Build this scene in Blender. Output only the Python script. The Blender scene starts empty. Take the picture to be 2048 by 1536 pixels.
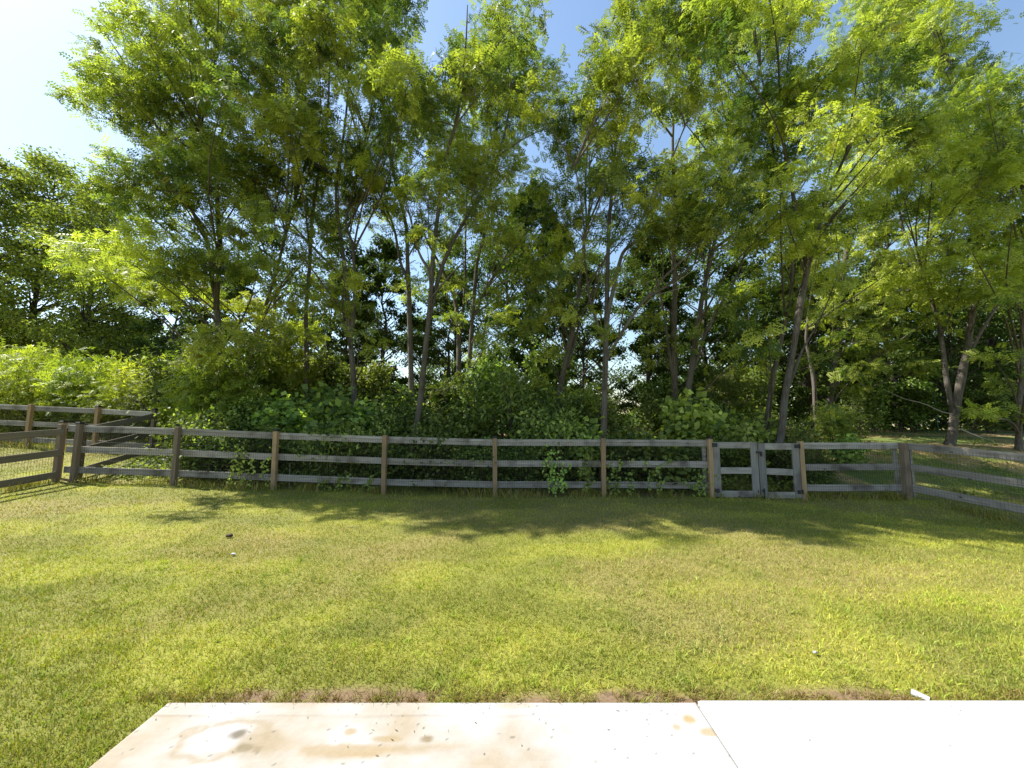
import bpy, bmesh, math, random
import numpy as np
from mathutils import Vector, Matrix

# ------------------------------------------------------------------ camera, sky, sun, exposure
SC = bpy.context.scene
COL = SC.collection
F = 769.0                      # focal length in photo pixels (2048 wide)
PITCH = math.radians(5.7)
EYE = 1.65
cam_d = bpy.data.cameras.new('camera')
cam_d.sensor_fit = 'HORIZONTAL'
cam_d.sensor_width = 36.0
cam_d.lens = F / 2048 * 36.0
cam_d.clip_start = 0.05
cam_d.clip_end = 4000
cam = bpy.data.objects.new('camera', cam_d)
COL.objects.link(cam)
cam.location = (0, 0, EYE)
cam.rotation_euler = (math.radians(90) + PITCH, 0, 0)
SC.camera = cam

SUN_DIR = Vector((-0.74, 0.21, 1.0)).normalized()
SUN_EL = math.asin(SUN_DIR.z)
SUN_AZ = math.atan2(SUN_DIR.x, SUN_DIR.y)          # clockwise from +Y
world = bpy.data.worlds.new('World')
SC.world = world
world.use_nodes = True
wn = world.node_tree
for n in list(wn.nodes):
    wn.nodes.remove(n)
sky = wn.nodes.new('ShaderNodeTexSky')
sky.sky_type = 'NISHITA'
sky.sun_disc = False
sky.sun_elevation = SUN_EL
sky.sun_rotation = SUN_AZ
sky.altitude = 100
sky.air_density = 1.5
sky.dust_density = 0.8
sky.ozone_density = 2.6
bg = wn.nodes.new('ShaderNodeBackground')
bg.inputs['Strength'].default_value = 0.092
wo = wn.nodes.new('ShaderNodeOutputWorld')
wn.links.new(sky.outputs[0], bg.inputs[0])
wn.links.new(bg.outputs[0], wo.inputs[0])

sl = bpy.data.lights.new('sun', 'SUN')
sl.energy = 5.0
sl.angle = math.radians(0.55)
sl.color = (1.0, 0.965, 0.90)
so = bpy.data.objects.new('sun', sl)
COL.objects.link(so)
so.rotation_euler = SUN_DIR.to_track_quat('Z', 'Y').to_euler()
so.location = (-20, 6, 22)

SC.view_settings.view_transform = 'Standard'
SC.view_settings.look = 'None'
SC.view_settings.exposure = 1.28
SC.view_settings.gamma = 1.0
SC.view_settings.use_curve_mapping = False
SC.render.engine = 'CYCLES'
cy = SC.cycles
cy.max_bounces = 9
cy.diffuse_bounces = 5
cy.glossy_bounces = 2
cy.transmission_bounces = 5
cy.transparent_max_bounces = 4
cy.use_denoising = True
cy.sample_clamp_indirect = 6.0

# ------------------------------------------------------------------ helpers
rng = np.random.default_rng(7)
random.seed(7)

def pix(px, py, Y):
    """photo pixel + depth along +Y -> point"""
    u = (px - 1024) / F
    v = (768 - py) / F
    ry = math.cos(PITCH) - v * math.sin(PITCH)
    rz = math.sin(PITCH) + v * math.cos(PITCH)
    t = Y / ry
    return np.array([u * t, Y, EYE + rz * t])

def xat(px, Y, py=900):
    return pix(px, py, Y)[0]

def _hash(ix, iy, seed):
    h = (ix.astype(np.int64) * 374761393 + iy.astype(np.int64) * 668265263 + seed * 974711) & 0xFFFFFFFF
    h = ((h ^ (h >> 13)) * 1274126177) & 0xFFFFFFFF
    h = h ^ (h >> 16)
    return (h & 0xFFFF) / 65535.0

def vnoise(x, y, scale, seed=0):
    x = np.asarray(x, float) / scale
    y = np.asarray(y, float) / scale
    ix = np.floor(x).astype(np.int64); iy = np.floor(y).astype(np.int64)
    fx = x - ix; fy = y - iy
    fx = fx * fx * (3 - 2 * fx); fy = fy * fy * (3 - 2 * fy)
    a = _hash(ix, iy, seed); b = _hash(ix + 1, iy, seed)
    c = _hash(ix, iy + 1, seed); d = _hash(ix + 1, iy + 1, seed)
    return (a * (1 - fx) + b * fx) * (1 - fy) + (c * (1 - fx) + d * fx) * fy

def fbm(x, y, scale, seed=0, oct=3):
    s = 0; amp = 0.55; tot = 0
    for i in range(oct):
        s = s + amp * vnoise(x, y, scale / (2 ** i), seed + 17 * i)
        tot += amp
        amp *= 0.55
    return s / tot

def mesh_np(name, V, polys, n, col=None, smooth=False):
    """V (k,3), polys (m,n) index array"""
    me = bpy.data.meshes.new(name)
    V = np.ascontiguousarray(V, dtype=np.float32)
    polys = np.ascontiguousarray(polys, dtype=np.int32)
    m = len(polys)
    me.vertices.add(len(V)); me.vertices.foreach_set('co', V.ravel())
    me.loops.add(m * n); me.loops.foreach_set('vertex_index', polys.ravel())
    me.polygons.add(m)
    me.polygons.foreach_set('loop_start', np.arange(0, m * n, n, dtype=np.int32))
    if smooth:
        me.polygons.foreach_set('use_smooth', np.ones(m, dtype=bool))
    if col is not None:
        ca = me.color_attributes.new('Col', 'FLOAT_COLOR', 'POINT')
        c4 = np.ones((len(V), 4), dtype=np.float32)
        c4[:, :3] = col
        ca.data.foreach_set('color', c4.ravel())
    me.update(calc_edges=True)
    return me

def obj(name, me, mat, parent=None, kind=None):
    o = bpy.data.objects.new(name, me)
    COL.objects.link(o)
    if me is not None and mat is not None and len(me.materials) == 0:
        me.materials.append(mat)
    if parent is not None:
        o.parent = parent
    if kind:
        o['kind'] = kind
    return o

def thing(name, label, cat, loc=(0, 0, 0), rz=0, group=None):
    o = bpy.data.objects.new(name, None)
    COL.objects.link(o)
    o.empty_display_size = 0.2
    o.location = loc
    o.rotation_euler = (0, 0, rz)
    tag(o, label, cat, group)
    return o

def tag(o, label, cat, group=None):
    o['label'] = label
    o['category'] = cat
    if group:
        o['group'] = group
    return o

def bm_box(bm, c, s, bev=0.0, rot=None):
    m = Matrix.Translation(c)
    if rot is not None:
        m = m @ rot
    m = m @ Matrix.Diagonal((s[0], s[1], s[2], 1))
    r = bmesh.ops.create_cube(bm, size=1.0, matrix=m)
    if bev > 0:
        es = list({e for v in r['verts'] for e in v.link_edges})
        bmesh.ops.bevel(bm, geom=es, offset=bev, segments=1, affect='EDGES')
    return r

def box_mesh(name, s, bev=0.004, c=(0, 0, 0)):
    bm = bmesh.new()
    bm_box(bm, c, s, bev)
    me = bpy.data.meshes.new(name)
    bm.to_mesh(me); bm.free()
    return me

class Tubes:
    """collects tapered tubes into one mesh"""
    def __init__(self, sides=6):
        self.V = []; self.P = []; self.k = 0; self.sides = sides
    def add(self, pts, rad, sides=None, lump=0.0):
        S = sides or self.sides
        pts = np.asarray(pts, float); n = len(pts)
        rad = np.broadcast_to(np.asarray(rad, float), (n,))
        T = np.gradient(pts, axis=0)
        T /= np.linalg.norm(T, axis=1)[:, None] + 1e-9
        ref = np.array([1.0, 0.13, 0.07])
        if abs(T[0] @ ref) > 0.8: ref = np.array([0.1, 1.0, 0.1])
        A = ref - (T @ ref)[:, None] * T
        A /= np.linalg.norm(A, axis=1)[:, None] + 1e-9
        B = np.cross(T, A)
        ang = np.arange(S) / S * 2 * math.pi
        R = rad[:, None] * (1 + lump * rng.uniform(-1, 1, (n, S)))
        ring = pts[:, None, :] + R[:, :, None] * (np.cos(ang)[None, :, None] * A[:, None, :] + np.sin(ang)[None, :, None] * B[:, None, :])
        self.V.append(ring.reshape(-1, 3))
        i = np.arange(n - 1)[:, None]; j = np.arange(S)[None, :]
        a = self.k + i * S + j; b = self.k + i * S + (j + 1) % S
        self.P.append(np.stack([a, b, b + S, a + S], -1).reshape(-1, 4))
        self.k += n * S
    def mesh(self, name):
        return mesh_np(name, np.concatenate(self.V), np.concatenate(self.P), 4, smooth=True)

def smooth_path(P, n):
    """Catmull-Rom resample"""
    P = np.asarray(P, float)
    if len(P) == 2:
        t = np.linspace(0, 1, n)[:, None]
        return P[0] * (1 - t) + P[1] * t
    Q = np.vstack([2 * P[0] - P[1], P, 2 * P[-1] - P[-2]])
    out = []
    m = len(P) - 1
    for s in np.linspace(0, m - 1e-6, n):
        i = int(s); t = s - i
        p0, p1, p2, p3 = Q[i], Q[i + 1], Q[i + 2], Q[i + 3]
        out.append(0.5 * ((2 * p1) + (-p0 + p2) * t + (2 * p0 - 5 * p1 + 4 * p2 - p3) * t * t + (-p0 + 3 * p1 - 3 * p2 + p3) * t ** 3))
    return np.array(out)

# ------------------------------------------------------------------ materials
def new_mat(name):
    m = bpy.data.materials.new(name)
    m.use_nodes = True
    nt = m.node_tree
    for n in list(nt.nodes):
        nt.nodes.remove(n)
    return m, nt, nt.nodes, nt.links

def leaf_mat(name, transl=0.38, rough=0.45, tint=(1.35, 1.45, 0.55), var=0.12):
    m, nt, N, L = new_mat(name)
    out = N.new('ShaderNodeOutputMaterial')
    at = N.new('ShaderNodeAttribute'); at.attribute_name = 'Col'
    oi = N.new('ShaderNodeObjectInfo')
    hsv = N.new('ShaderNodeHueSaturation')
    hm = N.new('ShaderNodeMapRange'); fr_ = N.new('ShaderNodeMath'); fr_.operation = 'FRACT'; ml_ = N.new('ShaderNodeMath'); ml_.operation = 'MULTIPLY'
    ml_.inputs[1].default_value = 7.31
    L.new(oi.outputs['Random'], ml_.inputs[0]); L.new(ml_.outputs[0], fr_.inputs[0]); L.new(fr_.outputs[0], hm.inputs['Value'])
    hm.inputs['To Min'].default_value = 0.5 - var * 0.06; hm.inputs['To Max'].default_value = 0.5 + var * 0.06
    L.new(hm.outputs[0], hsv.inputs['Hue'])
    mr = N.new('ShaderNodeMapRange')
    mr.inputs['To Min'].default_value = 1 - var * 1.5
    mr.inputs['To Max'].default_value = 1 + var * 1.5
    L.new(oi.outputs['Random'], mr.inputs['Value'])
    L.new(mr.outputs[0], hsv.inputs['Value'])
    L.new(at.outputs['Color'], hsv.inputs['Color'])
    pb = N.new('ShaderNodeBsdfPrincipled')
    pb.inputs['Roughness'].default_value = rough
    pb.inputs['Specular IOR Level'].default_value = 0.18
    L.new(hsv.outputs[0], pb.inputs['Base Color'])
    mul = N.new('ShaderNodeMix'); mul.data_type = 'RGBA'; mul.blend_type = 'MULTIPLY'
    mul.inputs[0].default_value = 1.0
    L.new(hsv.outputs[0], mul.inputs[6])
    mul.inputs[7].default_value = (*tint, 1)
    tr = N.new('ShaderNodeBsdfTranslucent')
    L.new(mul.outputs[2], tr.inputs['Color'])
    mx = N.new('ShaderNodeMixShader'); mx.inputs[0].default_value = transl
    L.new(pb.outputs[0], mx.inputs[1]); L.new(tr.outputs[0], mx.inputs[2])
    L.new(mx.outputs[0], out.inputs['Surface'])
    return m

def noise_mat(name, c1, c2, scale=(20, 20, 20), rough=0.8, bump=0.3, detail=6, c3=None, knots=False, dist=0.01):
    """two-tone noise in object space, optional darker spots"""
    m, nt, N, L = new_mat(name)
    out = N.new('ShaderNodeOutputMaterial')
    tc = N.new('ShaderNodeTexCoord')
    oi = N.new('ShaderNodeObjectInfo')
    off = N.new('ShaderNodeVectorMath'); off.operation = 'MULTIPLY_ADD'
    comb = N.new('ShaderNodeCombineXYZ')
    for i in range(3): L.new(oi.outputs['Random'], comb.inputs[i])
    off.inputs[1].default_value = (37.0, 53.0, 71.0)
    L.new(comb.outputs[0], off.inputs[0]); L.new(tc.outputs['Object'], off.inputs[2])
    mp = N.new('ShaderNodeMapping'); mp.inputs['Scale'].default_value = scale
    L.new(off.outputs[0], mp.inputs['Vector'])
    nz = N.new('ShaderNodeTexNoise'); nz.inputs['Scale'].default_value = 1.0
    nz.inputs['Detail'].default_value = detail; nz.inputs['Roughness'].default_value = 0.65
    L.new(mp.outputs[0], nz.inputs['Vector'])
    cr = N.new('ShaderNodeValToRGB')
    cr.color_ramp.elements[0].position = 0.3; cr.color_ramp.elements[0].color = (*c1, 1)
    cr.color_ramp.elements[1].position = 0.7; cr.color_ramp.elements[1].color = (*c2, 1)
    L.new(nz.outputs[0], cr.inputs[0])
    colour = cr.outputs[0]
    n2 = N.new('ShaderNodeTexNoise'); n2.inputs['Scale'].default_value = 2.3; n2.inputs['Detail'].default_value = 3
    L.new(off.outputs[0], n2.inputs['Vector'])
    if c3 is not None:
        r2 = N.new('ShaderNodeMapRange'); r2.inputs['From Min'].default_value = 0.5; r2.inputs['From Max'].default_value = 0.72
        L.new(n2.outputs[0], r2.inputs['Value'])
        mx = N.new('ShaderNodeMix'); mx.data_type = 'RGBA'
        L.new(r2.outputs[0], mx.inputs[0]); L.new(colour, mx.inputs[6]); mx.inputs[7].default_value = (*c3, 1)
        colour = mx.outputs[2]
    if knots:
        vo = N.new('ShaderNodeTexVoronoi'); vo.inputs['Scale'].default_value = 2.1
        mk = N.new('ShaderNodeMapping'); mk.inputs['Scale'].default_value = (1.0, 1.0, 2.6) if knots == 'x' else (2.6, 1.0, 0.8)
        L.new(off.outputs[0], mk.inputs['Vector']); L.new(mk.outputs[0], vo.inputs['Vector'])
        r3 = N.new('ShaderNodeMapRange'); r3.inputs['From Min'].default_value = 0.04; r3.inputs['From Max'].default_value = 0.09
        L.new(vo.outputs['Distance'], r3.inputs['Value'])
        m3 = N.new('ShaderNodeMix'); m3.data_type = 'RGBA'
        L.new(r3.outputs[0], m3.inputs[0]); m3.inputs[6].default_value = (0.05, 0.04, 0.035, 1); L.new(colour, m3.inputs[7])
        colour = m3.outputs[2]
    hsv = N.new('ShaderNodeHueSaturation')
    mr = N.new('ShaderNodeMapRange'); mr.inputs['To Min'].default_value = 0.82; mr.inputs['To Max'].default_value = 1.15
    L.new(oi.outputs['Random'], mr.inputs['Value']); L.new(mr.outputs[0], hsv.inputs['Value'])
    L.new(colour, hsv.inputs['Color'])
    pb = N.new('ShaderNodeBsdfPrincipled'); pb.inputs['Roughness'].default_value = rough
    pb.inputs['Specular IOR Level'].default_value = 0.25
    L.new(hsv.outputs[0], pb.inputs['Base Color'])
    if bump:
        bp = N.new('ShaderNodeBump'); bp.inputs['Strength'].default_value = bump; bp.inputs['Distance'].default_value = dist
        L.new(nz.outputs[0], bp.inputs['Height']); L.new(bp.outputs[0], pb.inputs['Normal'])
    L.new(pb.outputs[0], out.inputs['Surface'])
    return m

def vcol_mat(name, nscale=60, namp=0.35, rough=0.9, bump=0.4, dist=0.01, spec=0.2):
    m, nt, N, L = new_mat(name)
    out = N.new('ShaderNodeOutputMaterial')
    at = N.new('ShaderNodeAttribute'); at.attribute_name = 'Col'
    tc = N.new('ShaderNodeTexCoord')
    nz = N.new('ShaderNodeTexNoise'); nz.inputs['Scale'].default_value = nscale; nz.inputs['Detail'].default_value = 5
    nz.inputs['Roughness'].default_value = 0.7
    L.new(tc.outputs['Object'], nz.inputs['Vector'])
    mr = N.new('ShaderNodeMapRange'); mr.inputs['From Min'].default_value = 0.25; mr.inputs['From Max'].default_value = 0.75
    mr.inputs['To Min'].default_value = 1 - namp; mr.inputs['To Max'].default_value = 1 + namp
    L.new(nz.outputs[0], mr.inputs['Value'])
    vm = N.new('ShaderNodeVectorMath'); vm.operation = 'SCALE'
    L.new(at.outputs['Color'], vm.inputs[0]); L.new(mr.outputs[0], vm.inputs['Scale'])
    pb = N.new('ShaderNodeBsdfPrincipled'); pb.inputs['Roughness'].default_value = rough
    pb.inputs['Specular IOR Level'].default_value = spec
    L.new(vm.outputs[0], pb.inputs['Base Color'])
    bp = N.new('ShaderNodeBump'); bp.inputs['Strength'].default_value = bump; bp.inputs['Distance'].default_value = dist
    L.new(nz.outputs[0], bp.inputs['Height']); L.new(bp.outputs[0], pb.inputs['Normal'])
    L.new(pb.outputs[0], out.inputs['Surface'])
    return m

def plain_mat(name, c, rough=0.6, metal=0.0):
    return noise_mat(name, tuple(x * 0.85 for x in c), tuple(min(1, x * 1.12) for x in c), (30, 30, 30), rough, 0.1)

M_LEAF = leaf_mat('locust_leaf', 0.40, 0.55, (1.3, 1.45, 0.55))
M_FAR = leaf_mat('far_leaf', 0.35, 0.7, var=0.15)
M_SHRUB = leaf_mat('shrub_leaf', 0.45, 0.5, var=0.32)
M_GRASS = leaf_mat('grass_blade', 0.30, 0.55, (1.25, 1.3, 0.6), 0.0)
M_BARK = noise_mat('locust_bark', (0.05, 0.041, 0.033), (0.165, 0.14, 0.112), (26, 26, 5), 0.9, 0.9, c3=(0.13, 0.12, 0.10), dist=0.02)
M_BARKD = noise_mat('dark_bark', (0.04, 0.032, 0.026), (0.12, 0.1, 0.085), (22, 22, 5), 0.9, 0.9, dist=0.02)
M_DEAD = noise_mat('dead_wood', (0.28, 0.24, 0.19), (0.45, 0.4, 0.33), (30, 30, 8), 0.85, 0.5)
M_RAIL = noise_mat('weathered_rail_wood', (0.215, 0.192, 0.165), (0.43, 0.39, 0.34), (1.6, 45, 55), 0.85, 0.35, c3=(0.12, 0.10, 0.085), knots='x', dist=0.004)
M_RAIL_SHADE = noise_mat('shaded_rail_wood', (0.125, 0.105, 0.078), (0.24, 0.205, 0.155), (1.6, 45, 55), 0.85, 0.35, knots='x', dist=0.004)  # rail wood with the brown shade of the left fences put into its colour
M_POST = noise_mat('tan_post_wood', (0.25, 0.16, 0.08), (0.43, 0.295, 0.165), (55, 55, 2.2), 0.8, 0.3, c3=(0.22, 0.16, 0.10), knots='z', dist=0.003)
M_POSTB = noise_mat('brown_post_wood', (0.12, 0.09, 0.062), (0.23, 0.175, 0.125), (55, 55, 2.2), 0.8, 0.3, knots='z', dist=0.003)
M_CAP = plain_mat('black_post_cap', (0.03, 0.03, 0.032), 0.45)
M_WIRE = plain_mat('black_wire', (0.025, 0.025, 0.025), 0.5)
M_IRON = plain_mat('black_hardware', (0.03, 0.03, 0.035), 0.5)
M_GROUND = vcol_mat('soil_and_turf', 45, 0.45)
M_SLAB = vcol_mat('concrete', 90, 0.07, 0.85, 0.12, 0.003, 0.3)
M_WHITE = plain_mat('white_plastic', (0.45, 0.45, 0.44), 0.5)
M_STONE = plain_mat('pale_stone', (0.5, 0.48, 0.44), 0.8)
M_CLOD = plain_mat('dark_clod', (0.07, 0.05, 0.035), 0.9)

# ------------------------------------------------------------------ terrain
FY = 8.73
_fx = np.array([-40, -16, -9.77, -7.5, -5.3, -2.85, -0.38, 2.0, 4.4, 6.45, 8.8, 16, 40])
_fz = np.array([0.9, 0.48, 0.32, 0.26, 0.16, 0.07, 0.01, 0.0, -0.01, -0.06, -0.05, -0.15, -0.4])
_ry = np.array([8.8, 9.6, 12.3, 14, 18, 24, 45, 90, 300])
_rz = np.array([0, 0.15, 1.05, 1.3, 1.5, 1.2, -2.0, -6, -8.0])

def terrain(x, y):
    x = np.asarray(x, float); y = np.asarray(y, float)
    zf = np.interp(x, _fx, _fz)
    t = np.clip((y - 2.5) / (FY - 2.5), 0, 1) ** 1.3
    z = -0.022 + t * (zf + 0.022)
    z = z - 0.17 * np.clip((x - 5.5) / 3.5, 0, 1) * np.clip((8.6 - y) / 1.5, 0, 1) * np.clip((y - 1.5) / 2.5, 0, 1)
    left = np.clip((x + 6) / -4.0, 0, 1)
    r = np.interp(y, _ry, _rz)
    z = z + np.where(r > 0, r * (1 - 0.3 * left), r)
    z = z + (fbm(x, y, 1.6, 3) - 0.5) * 0.045 * np.clip((y - 2.5) / 1.5, 0, 1)
    return z

def tz(x, y):
    return float(terrain(np.array([x]), np.array([y]))[0])

GREEN = np.array([0.240, 0.256, 0.038])
LIME = np.array([0.395, 0.400, 0.052])
STRAW = np.array([0.340, 0.280, 0.095])
SOIL = np.array([0.150, 0.100, 0.058])
DEEP = np.array([0.140, 0.180, 0.036])

def turf_weights(x, y):
    """dry, lime, deep in 0..1 for the lawn's own patchy colour"""
    a = fbm(x, y * 1.5, 1.7, 11); b = fbm(x, y * 1.7, 1.1, 29); c = fbm(x, y, 0.55, 41)
    dry = np.clip((a - 0.47) * 5.0, 0, 1) * 0.75
    # drier along the far half of the lawn and by the left corner
    dry = np.clip(dry + 0.30 * np.exp(-((y - 5.2) / 1.1) ** 2) * (a > 0.40) + 0.35 * np.exp(-((x + 7.5) / 2.5) ** 2 - ((y - 7.3) / 1.0) ** 2), 0, 1)
    lime = np.clip((b - 0.47) * 5.0, 0, 1)
    lime = np.clip(lime + 0.25 * np.sin(y * 4.6 + 0.5 * np.sin(x * 0.35)) * (y < 6.5), 0, 1)
    deep = np.clip((c - 0.58) * 5, 0, 1)
    return dry, lime, deep

def turf_colour(x, y, jitter=None):
    dry, lime, deep = turf_weights(x, y)
    n = len(x)
    c = np.tile(GREEN, (n, 1))
    c = c + (LIME - c) * (lime * 0.8)[:, None]
    c = c + (DEEP - c) * (deep * 0.4)[:, None]
    if jitter is None:
        c = c + (STRAW - c) * (dry * 0.75)[:, None]
    else:
        pick = (jitter < dry * 0.38 + 0.09)
        c = np.where(pick[:, None], STRAW[None], c)
    return c

SL_X0, SL_XM, SL_Y1 = -2.04, 1.09, 2.455

def bare(x, y):
    """bare soil strip along the slab's far edge and other worn spots"""
    e = np.exp(-(np.maximum(0, y - SL_Y1 - 0.05 - 0.07 * vnoise(x, x * 0, 0.22, 31)) / 0.04) ** 2) * (x > SL_X0 + 0.15)
    n = fbm(x, y * 0.4, 0.35, 77)
    w = np.clip(e * np.clip((n - 0.22) * 4.0, 0, 1.3) * np.where(x < 1.15, 1, np.exp(-((x - 1.95) / 0.5) ** 2)), 0, 1)
    for cx, cy, sx, sy in ((1.98, 2.55, 0.42, 0.07), (-0.9, 2.55, 0.35, 0.08), (2.3, 2.53, 0.25, 0.06), (0.95, 2.5, 0.2, 0.05)):
        w = np.maximum(w, np.exp(-((x - cx) / sx) ** 2 - ((y - cy) / sy) ** 2) * 1.2)
    # thin strip under the front fence
    w = np.maximum(w, 0.55 * np.exp(-((y - 8.9) / 0.22) ** 2) * np.clip((fbm(x, y, 0.9, 5) - 0.35) * 4, 0, 1))
    return np.clip(w, 0, 1)

gx = np.concatenate([np.array([-900, -400, -180, -90, -60, -45, -34, -27, -22]), np.arange(-19, 19.01, 0.11), np.array([22, 27, 34, 45, 60, 90, 180, 400, 900])])
gy = np.concatenate([np.array([-300, -60, -20, -8, -3, 0, 1.2]), np.arange(1.9, 3.2, 0.06), np.arange(3.2, 20, 0.13), np.array([21, 22.5, 24, 27, 31, 36, 45, 60, 90, 150, 300, 700, 1500])])
GX, GY = np.meshgrid(gx, gy)
fx_, fy_ = GX.ravel(), GY.ravel()
GZ = terrain(fx_, fy_)
gc = turf_colour(fx_, fy_) * 0.58
bw = bare(fx_, fy_)[:, None]
gc = gc + (SOIL - gc) * np.maximum(bw, 0.12)
# woodland floor: leaf litter and thin grass
wood = np.clip((fy_ - 9.0) / 0.8, 0, 1) * np.clip((fx_ + 10.3) / 0.6, 0, 1)
litn = fbm(fx_, fy_ * 1.6, 1.3, 90)
lit = np.array([0.26, 0.18, 0.085])[None] * (0.75 + 0.6 * vnoise(fx_, fy_, 0.3, 8))[:, None]
thin = np.array([0.10, 0.13, 0.03])[None] * np.ones((len(fx_), 1))
wf = lit + (thin - lit) * np.clip((litn - 0.38) * 5, 0, 1)[:, None]
gc = gc + (wf - gc) * wood[:, None]
nx, ny = len(gx), len(gy)
ii, jj = np.meshgrid(np.arange(ny - 1), np.arange(nx - 1), indexing='ij')
a0 = (ii * nx + jj).ravel()
GP = np.stack([a0, a0 + 1, a0 + nx + 1, a0 + nx], -1)
ground = obj('ground', mesh_np('ground', np.stack([fx_, fy_, GZ], -1), GP, 4, gc, True), M_GROUND, kind='structure')

# ------------------------------------------------------------------ concrete slabs
def slab(name, x0, x1, top, painter):
    xs = np.concatenate([[x0], np.arange(x0 + 0.012, min(x1, 3.6) - 0.005, 0.0125)])
    if x1 > 3.6: xs = np.concatenate([xs, [4.5, x1 - 0.01]])
    xs = np.concatenate([xs, [x1]])
    ys = np.concatenate([[-4.0, -2, 0, 1.0], np.arange(1.5, SL_Y1 - 0.004, 0.0125), [SL_Y1]])
    X, Y = np.meshgrid(xs, ys)
    x, y = X.ravel(), Y.ravel()
    z = np.full(len(x), top)
    edge = (x <= x0 + 1e-6) | (x >= x1 - 1e-6) | (y >= SL_Y1 - 1e-6)
    z[edge] -= 0.007
    # slightly chipped rim
    y = np.where(Y.ravel() >= SL_Y1 - 1e-6, y + (vnoise(x, y * 0, 0.09, 6) - 0.5) * 0.012, y)
    V = np.stack([x, y, z], -1); n_ = len(xs); m_ = len(ys)
    ii, jj = np.meshgrid(np.arange(m_ - 1), np.arange(n_ - 1), indexing='ij')
    a = (ii * n_ + jj).ravel()
    P = np.stack([a, a + 1, a + n_ + 1, a + n_], -1)
    # skirt
    loop = np.concatenate([np.arange(n_), np.arange(1, m_) * n_ + n_ - 1, (m_ - 1) * n_ + np.arange(n_ - 2, -1, -1), np.arange(m_ - 2, 0, -1) * n_])
    B = V[loop].copy(); B[:, 2] = -0.16
    k = len(V); q = len(loop); i = np.arange(q); nxt = (i + 1) % q
    S = np.stack([loop[i], k + i, k + nxt, loop[nxt]], -1)
    c = painter(x, y)
    V2 = np.vstack([V, B]); c2 = np.vstack([c, c[loop] * 0.75])
    return obj(name, mesh_np(name, V2, np.vstack([P, S]), 4, c2), M_SLAB, kind='structure')

def paint_old(x, y):
    base = np.tile(np.array([0.330, 0.326, 0.318]), (len(x), 1))
    n = fbm(x, y, 0.6, 51, 4); n2 = fbm(x, y * 2.2, 0.25, 52, 4); fine = vnoise(x, y, 0.02, 5)
    tan = np.array([0.235, 0.175, 0.092])
    clean = np.clip((x - 0.15) / 0.5, 0, 1)
    w = np.clip((n - 0.36) * 4.0, 0, 1) * (1 - 0.88 * clean) * 0.72 * np.clip(0.35 + n2 * 1.1, 0, 1)
    w = np.maximum(w, 0.75 * np.clip(1 - np.abs((y - 2.11 + 0.03 * np.sin(x * 5)) / 0.09), 0, 1) * np.clip((0.0 - x) / 0.3, 0, 1) * np.clip((x + 1.35) / 0.2, 0, 1) * np.clip(n2 * 1.9, 0, 1))
    w = np.maximum(w, 0.65 * np.clip((-1.62 - x) / 0.3, 0, 1) * np.clip(n2 * 1.6, 0, 1))
    c = base + (tan - base) * w[:, None]
    def blot(px, py, rx, ry, col, amt, seed, ring=False):
        nonlocal c
        p = pix(px, py, 1.0) - np.array([0, 0, EYE]); t = EYE / -p[2]; cx, cy_ = p[0] * t, p[1] * t
        d = np.sqrt(((x - cx) / rx) ** 2 + ((y - cy_) / ry) ** 2) + (fbm(x, y, 0.07, seed, 3) - 0.5) * 0.9
        ww = np.exp(-((d - 1) / 0.16) ** 2) if ring else np.clip((1.1 - d) * 2.2, 0, 1)
        c = c + (np.array(col) - c) * (ww * amt)[:, None]
    white = (0.34, 0.33, 0.315)
    blot(432, 1480, 0.15, 0.085, white, 0.55, 1)
    blot(455, 1475, 0.22, 0.12, (0.229, 0.179, 0.109), 0.7, 2, True)
    blot(478, 1468, 0.05, 0.045, (0.087, 0.066, 0.038), 0.85, 3)
    blot(492, 1496, 0.055, 0.035, (0.076, 0.060, 0.027), 0.95, 4)
    blot(515, 1498, 0.02, 0.02, (0.109, 0.082, 0.049), 0.8, 44)
    blot(520, 1485, 0.13, 0.09, (0.218, 0.174, 0.109), 0.6, 5)
    blot(855, 1478, 0.04, 0.03, (0.147, 0.109, 0.054), 0.85, 6)
    blot(770, 1478, 0.12, 0.025, (0.229, 0.169, 0.082), 0.7, 7)
    blot(698, 1463, 0.04, 0.025, (0.229, 0.169, 0.082), 0.7, 8)
    blot(700, 1500, 0.33, 0.045, (0.239, 0.179, 0.098), 0.75, 9)
    blot(1378, 1438, 0.055, 0.05, (0.250, 0.179, 0.066), 0.85, 10)
    blot(1352, 1454, 0.02, 0.02, (0.250, 0.179, 0.076), 0.7, 11)
    blot(1420, 1464, 0.05, 0.03, (0.250, 0.185, 0.076), 0.7, 12)
    blot(1035, 1412, 0.12, 0.025, (0.261, 0.206, 0.130), 0.6, 13)
    # old trowel line a hand's breadth in from the far edge, swept paler outside it
    ln = np.exp(-((y - 2.345 - 0.003 * np.sin(x * 9)) / 0.006) ** 2) * (x < 0.9)
    c = c * (1 - 0.16 * ln * (0.5 + n2))[:, None]
    out = np.clip((y - 2.35) / 0.01, 0, 1) * 0.55 * np.clip((0.9 - n), 0, 1)
    c = c + (np.array([0.325, 0.314, 0.298]) - c) * out[:, None]
    c = c * (0.93 + 0.1 * fine + 0.05 * vnoise(x * 0.05, y, 0.016, 15))[:, None]
    specks = (_hash((x / 0.0125).astype(np.int64), (y / 0.0125).astype(np.int64), 9) > 0.9965)
    c[specks] *= 0.5
    return c

def paint_new(x, y):
    c = np.tile(np.array([0.37, 0.368, 0.364]), (len(x), 1))
    n = fbm(x, y * 3, 0.5, 61, 4)
    return c * (0.92 + 0.08 * n + 0.04 * vnoise(x * 0.05, y, 0.016, 16))[:, None]

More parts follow.
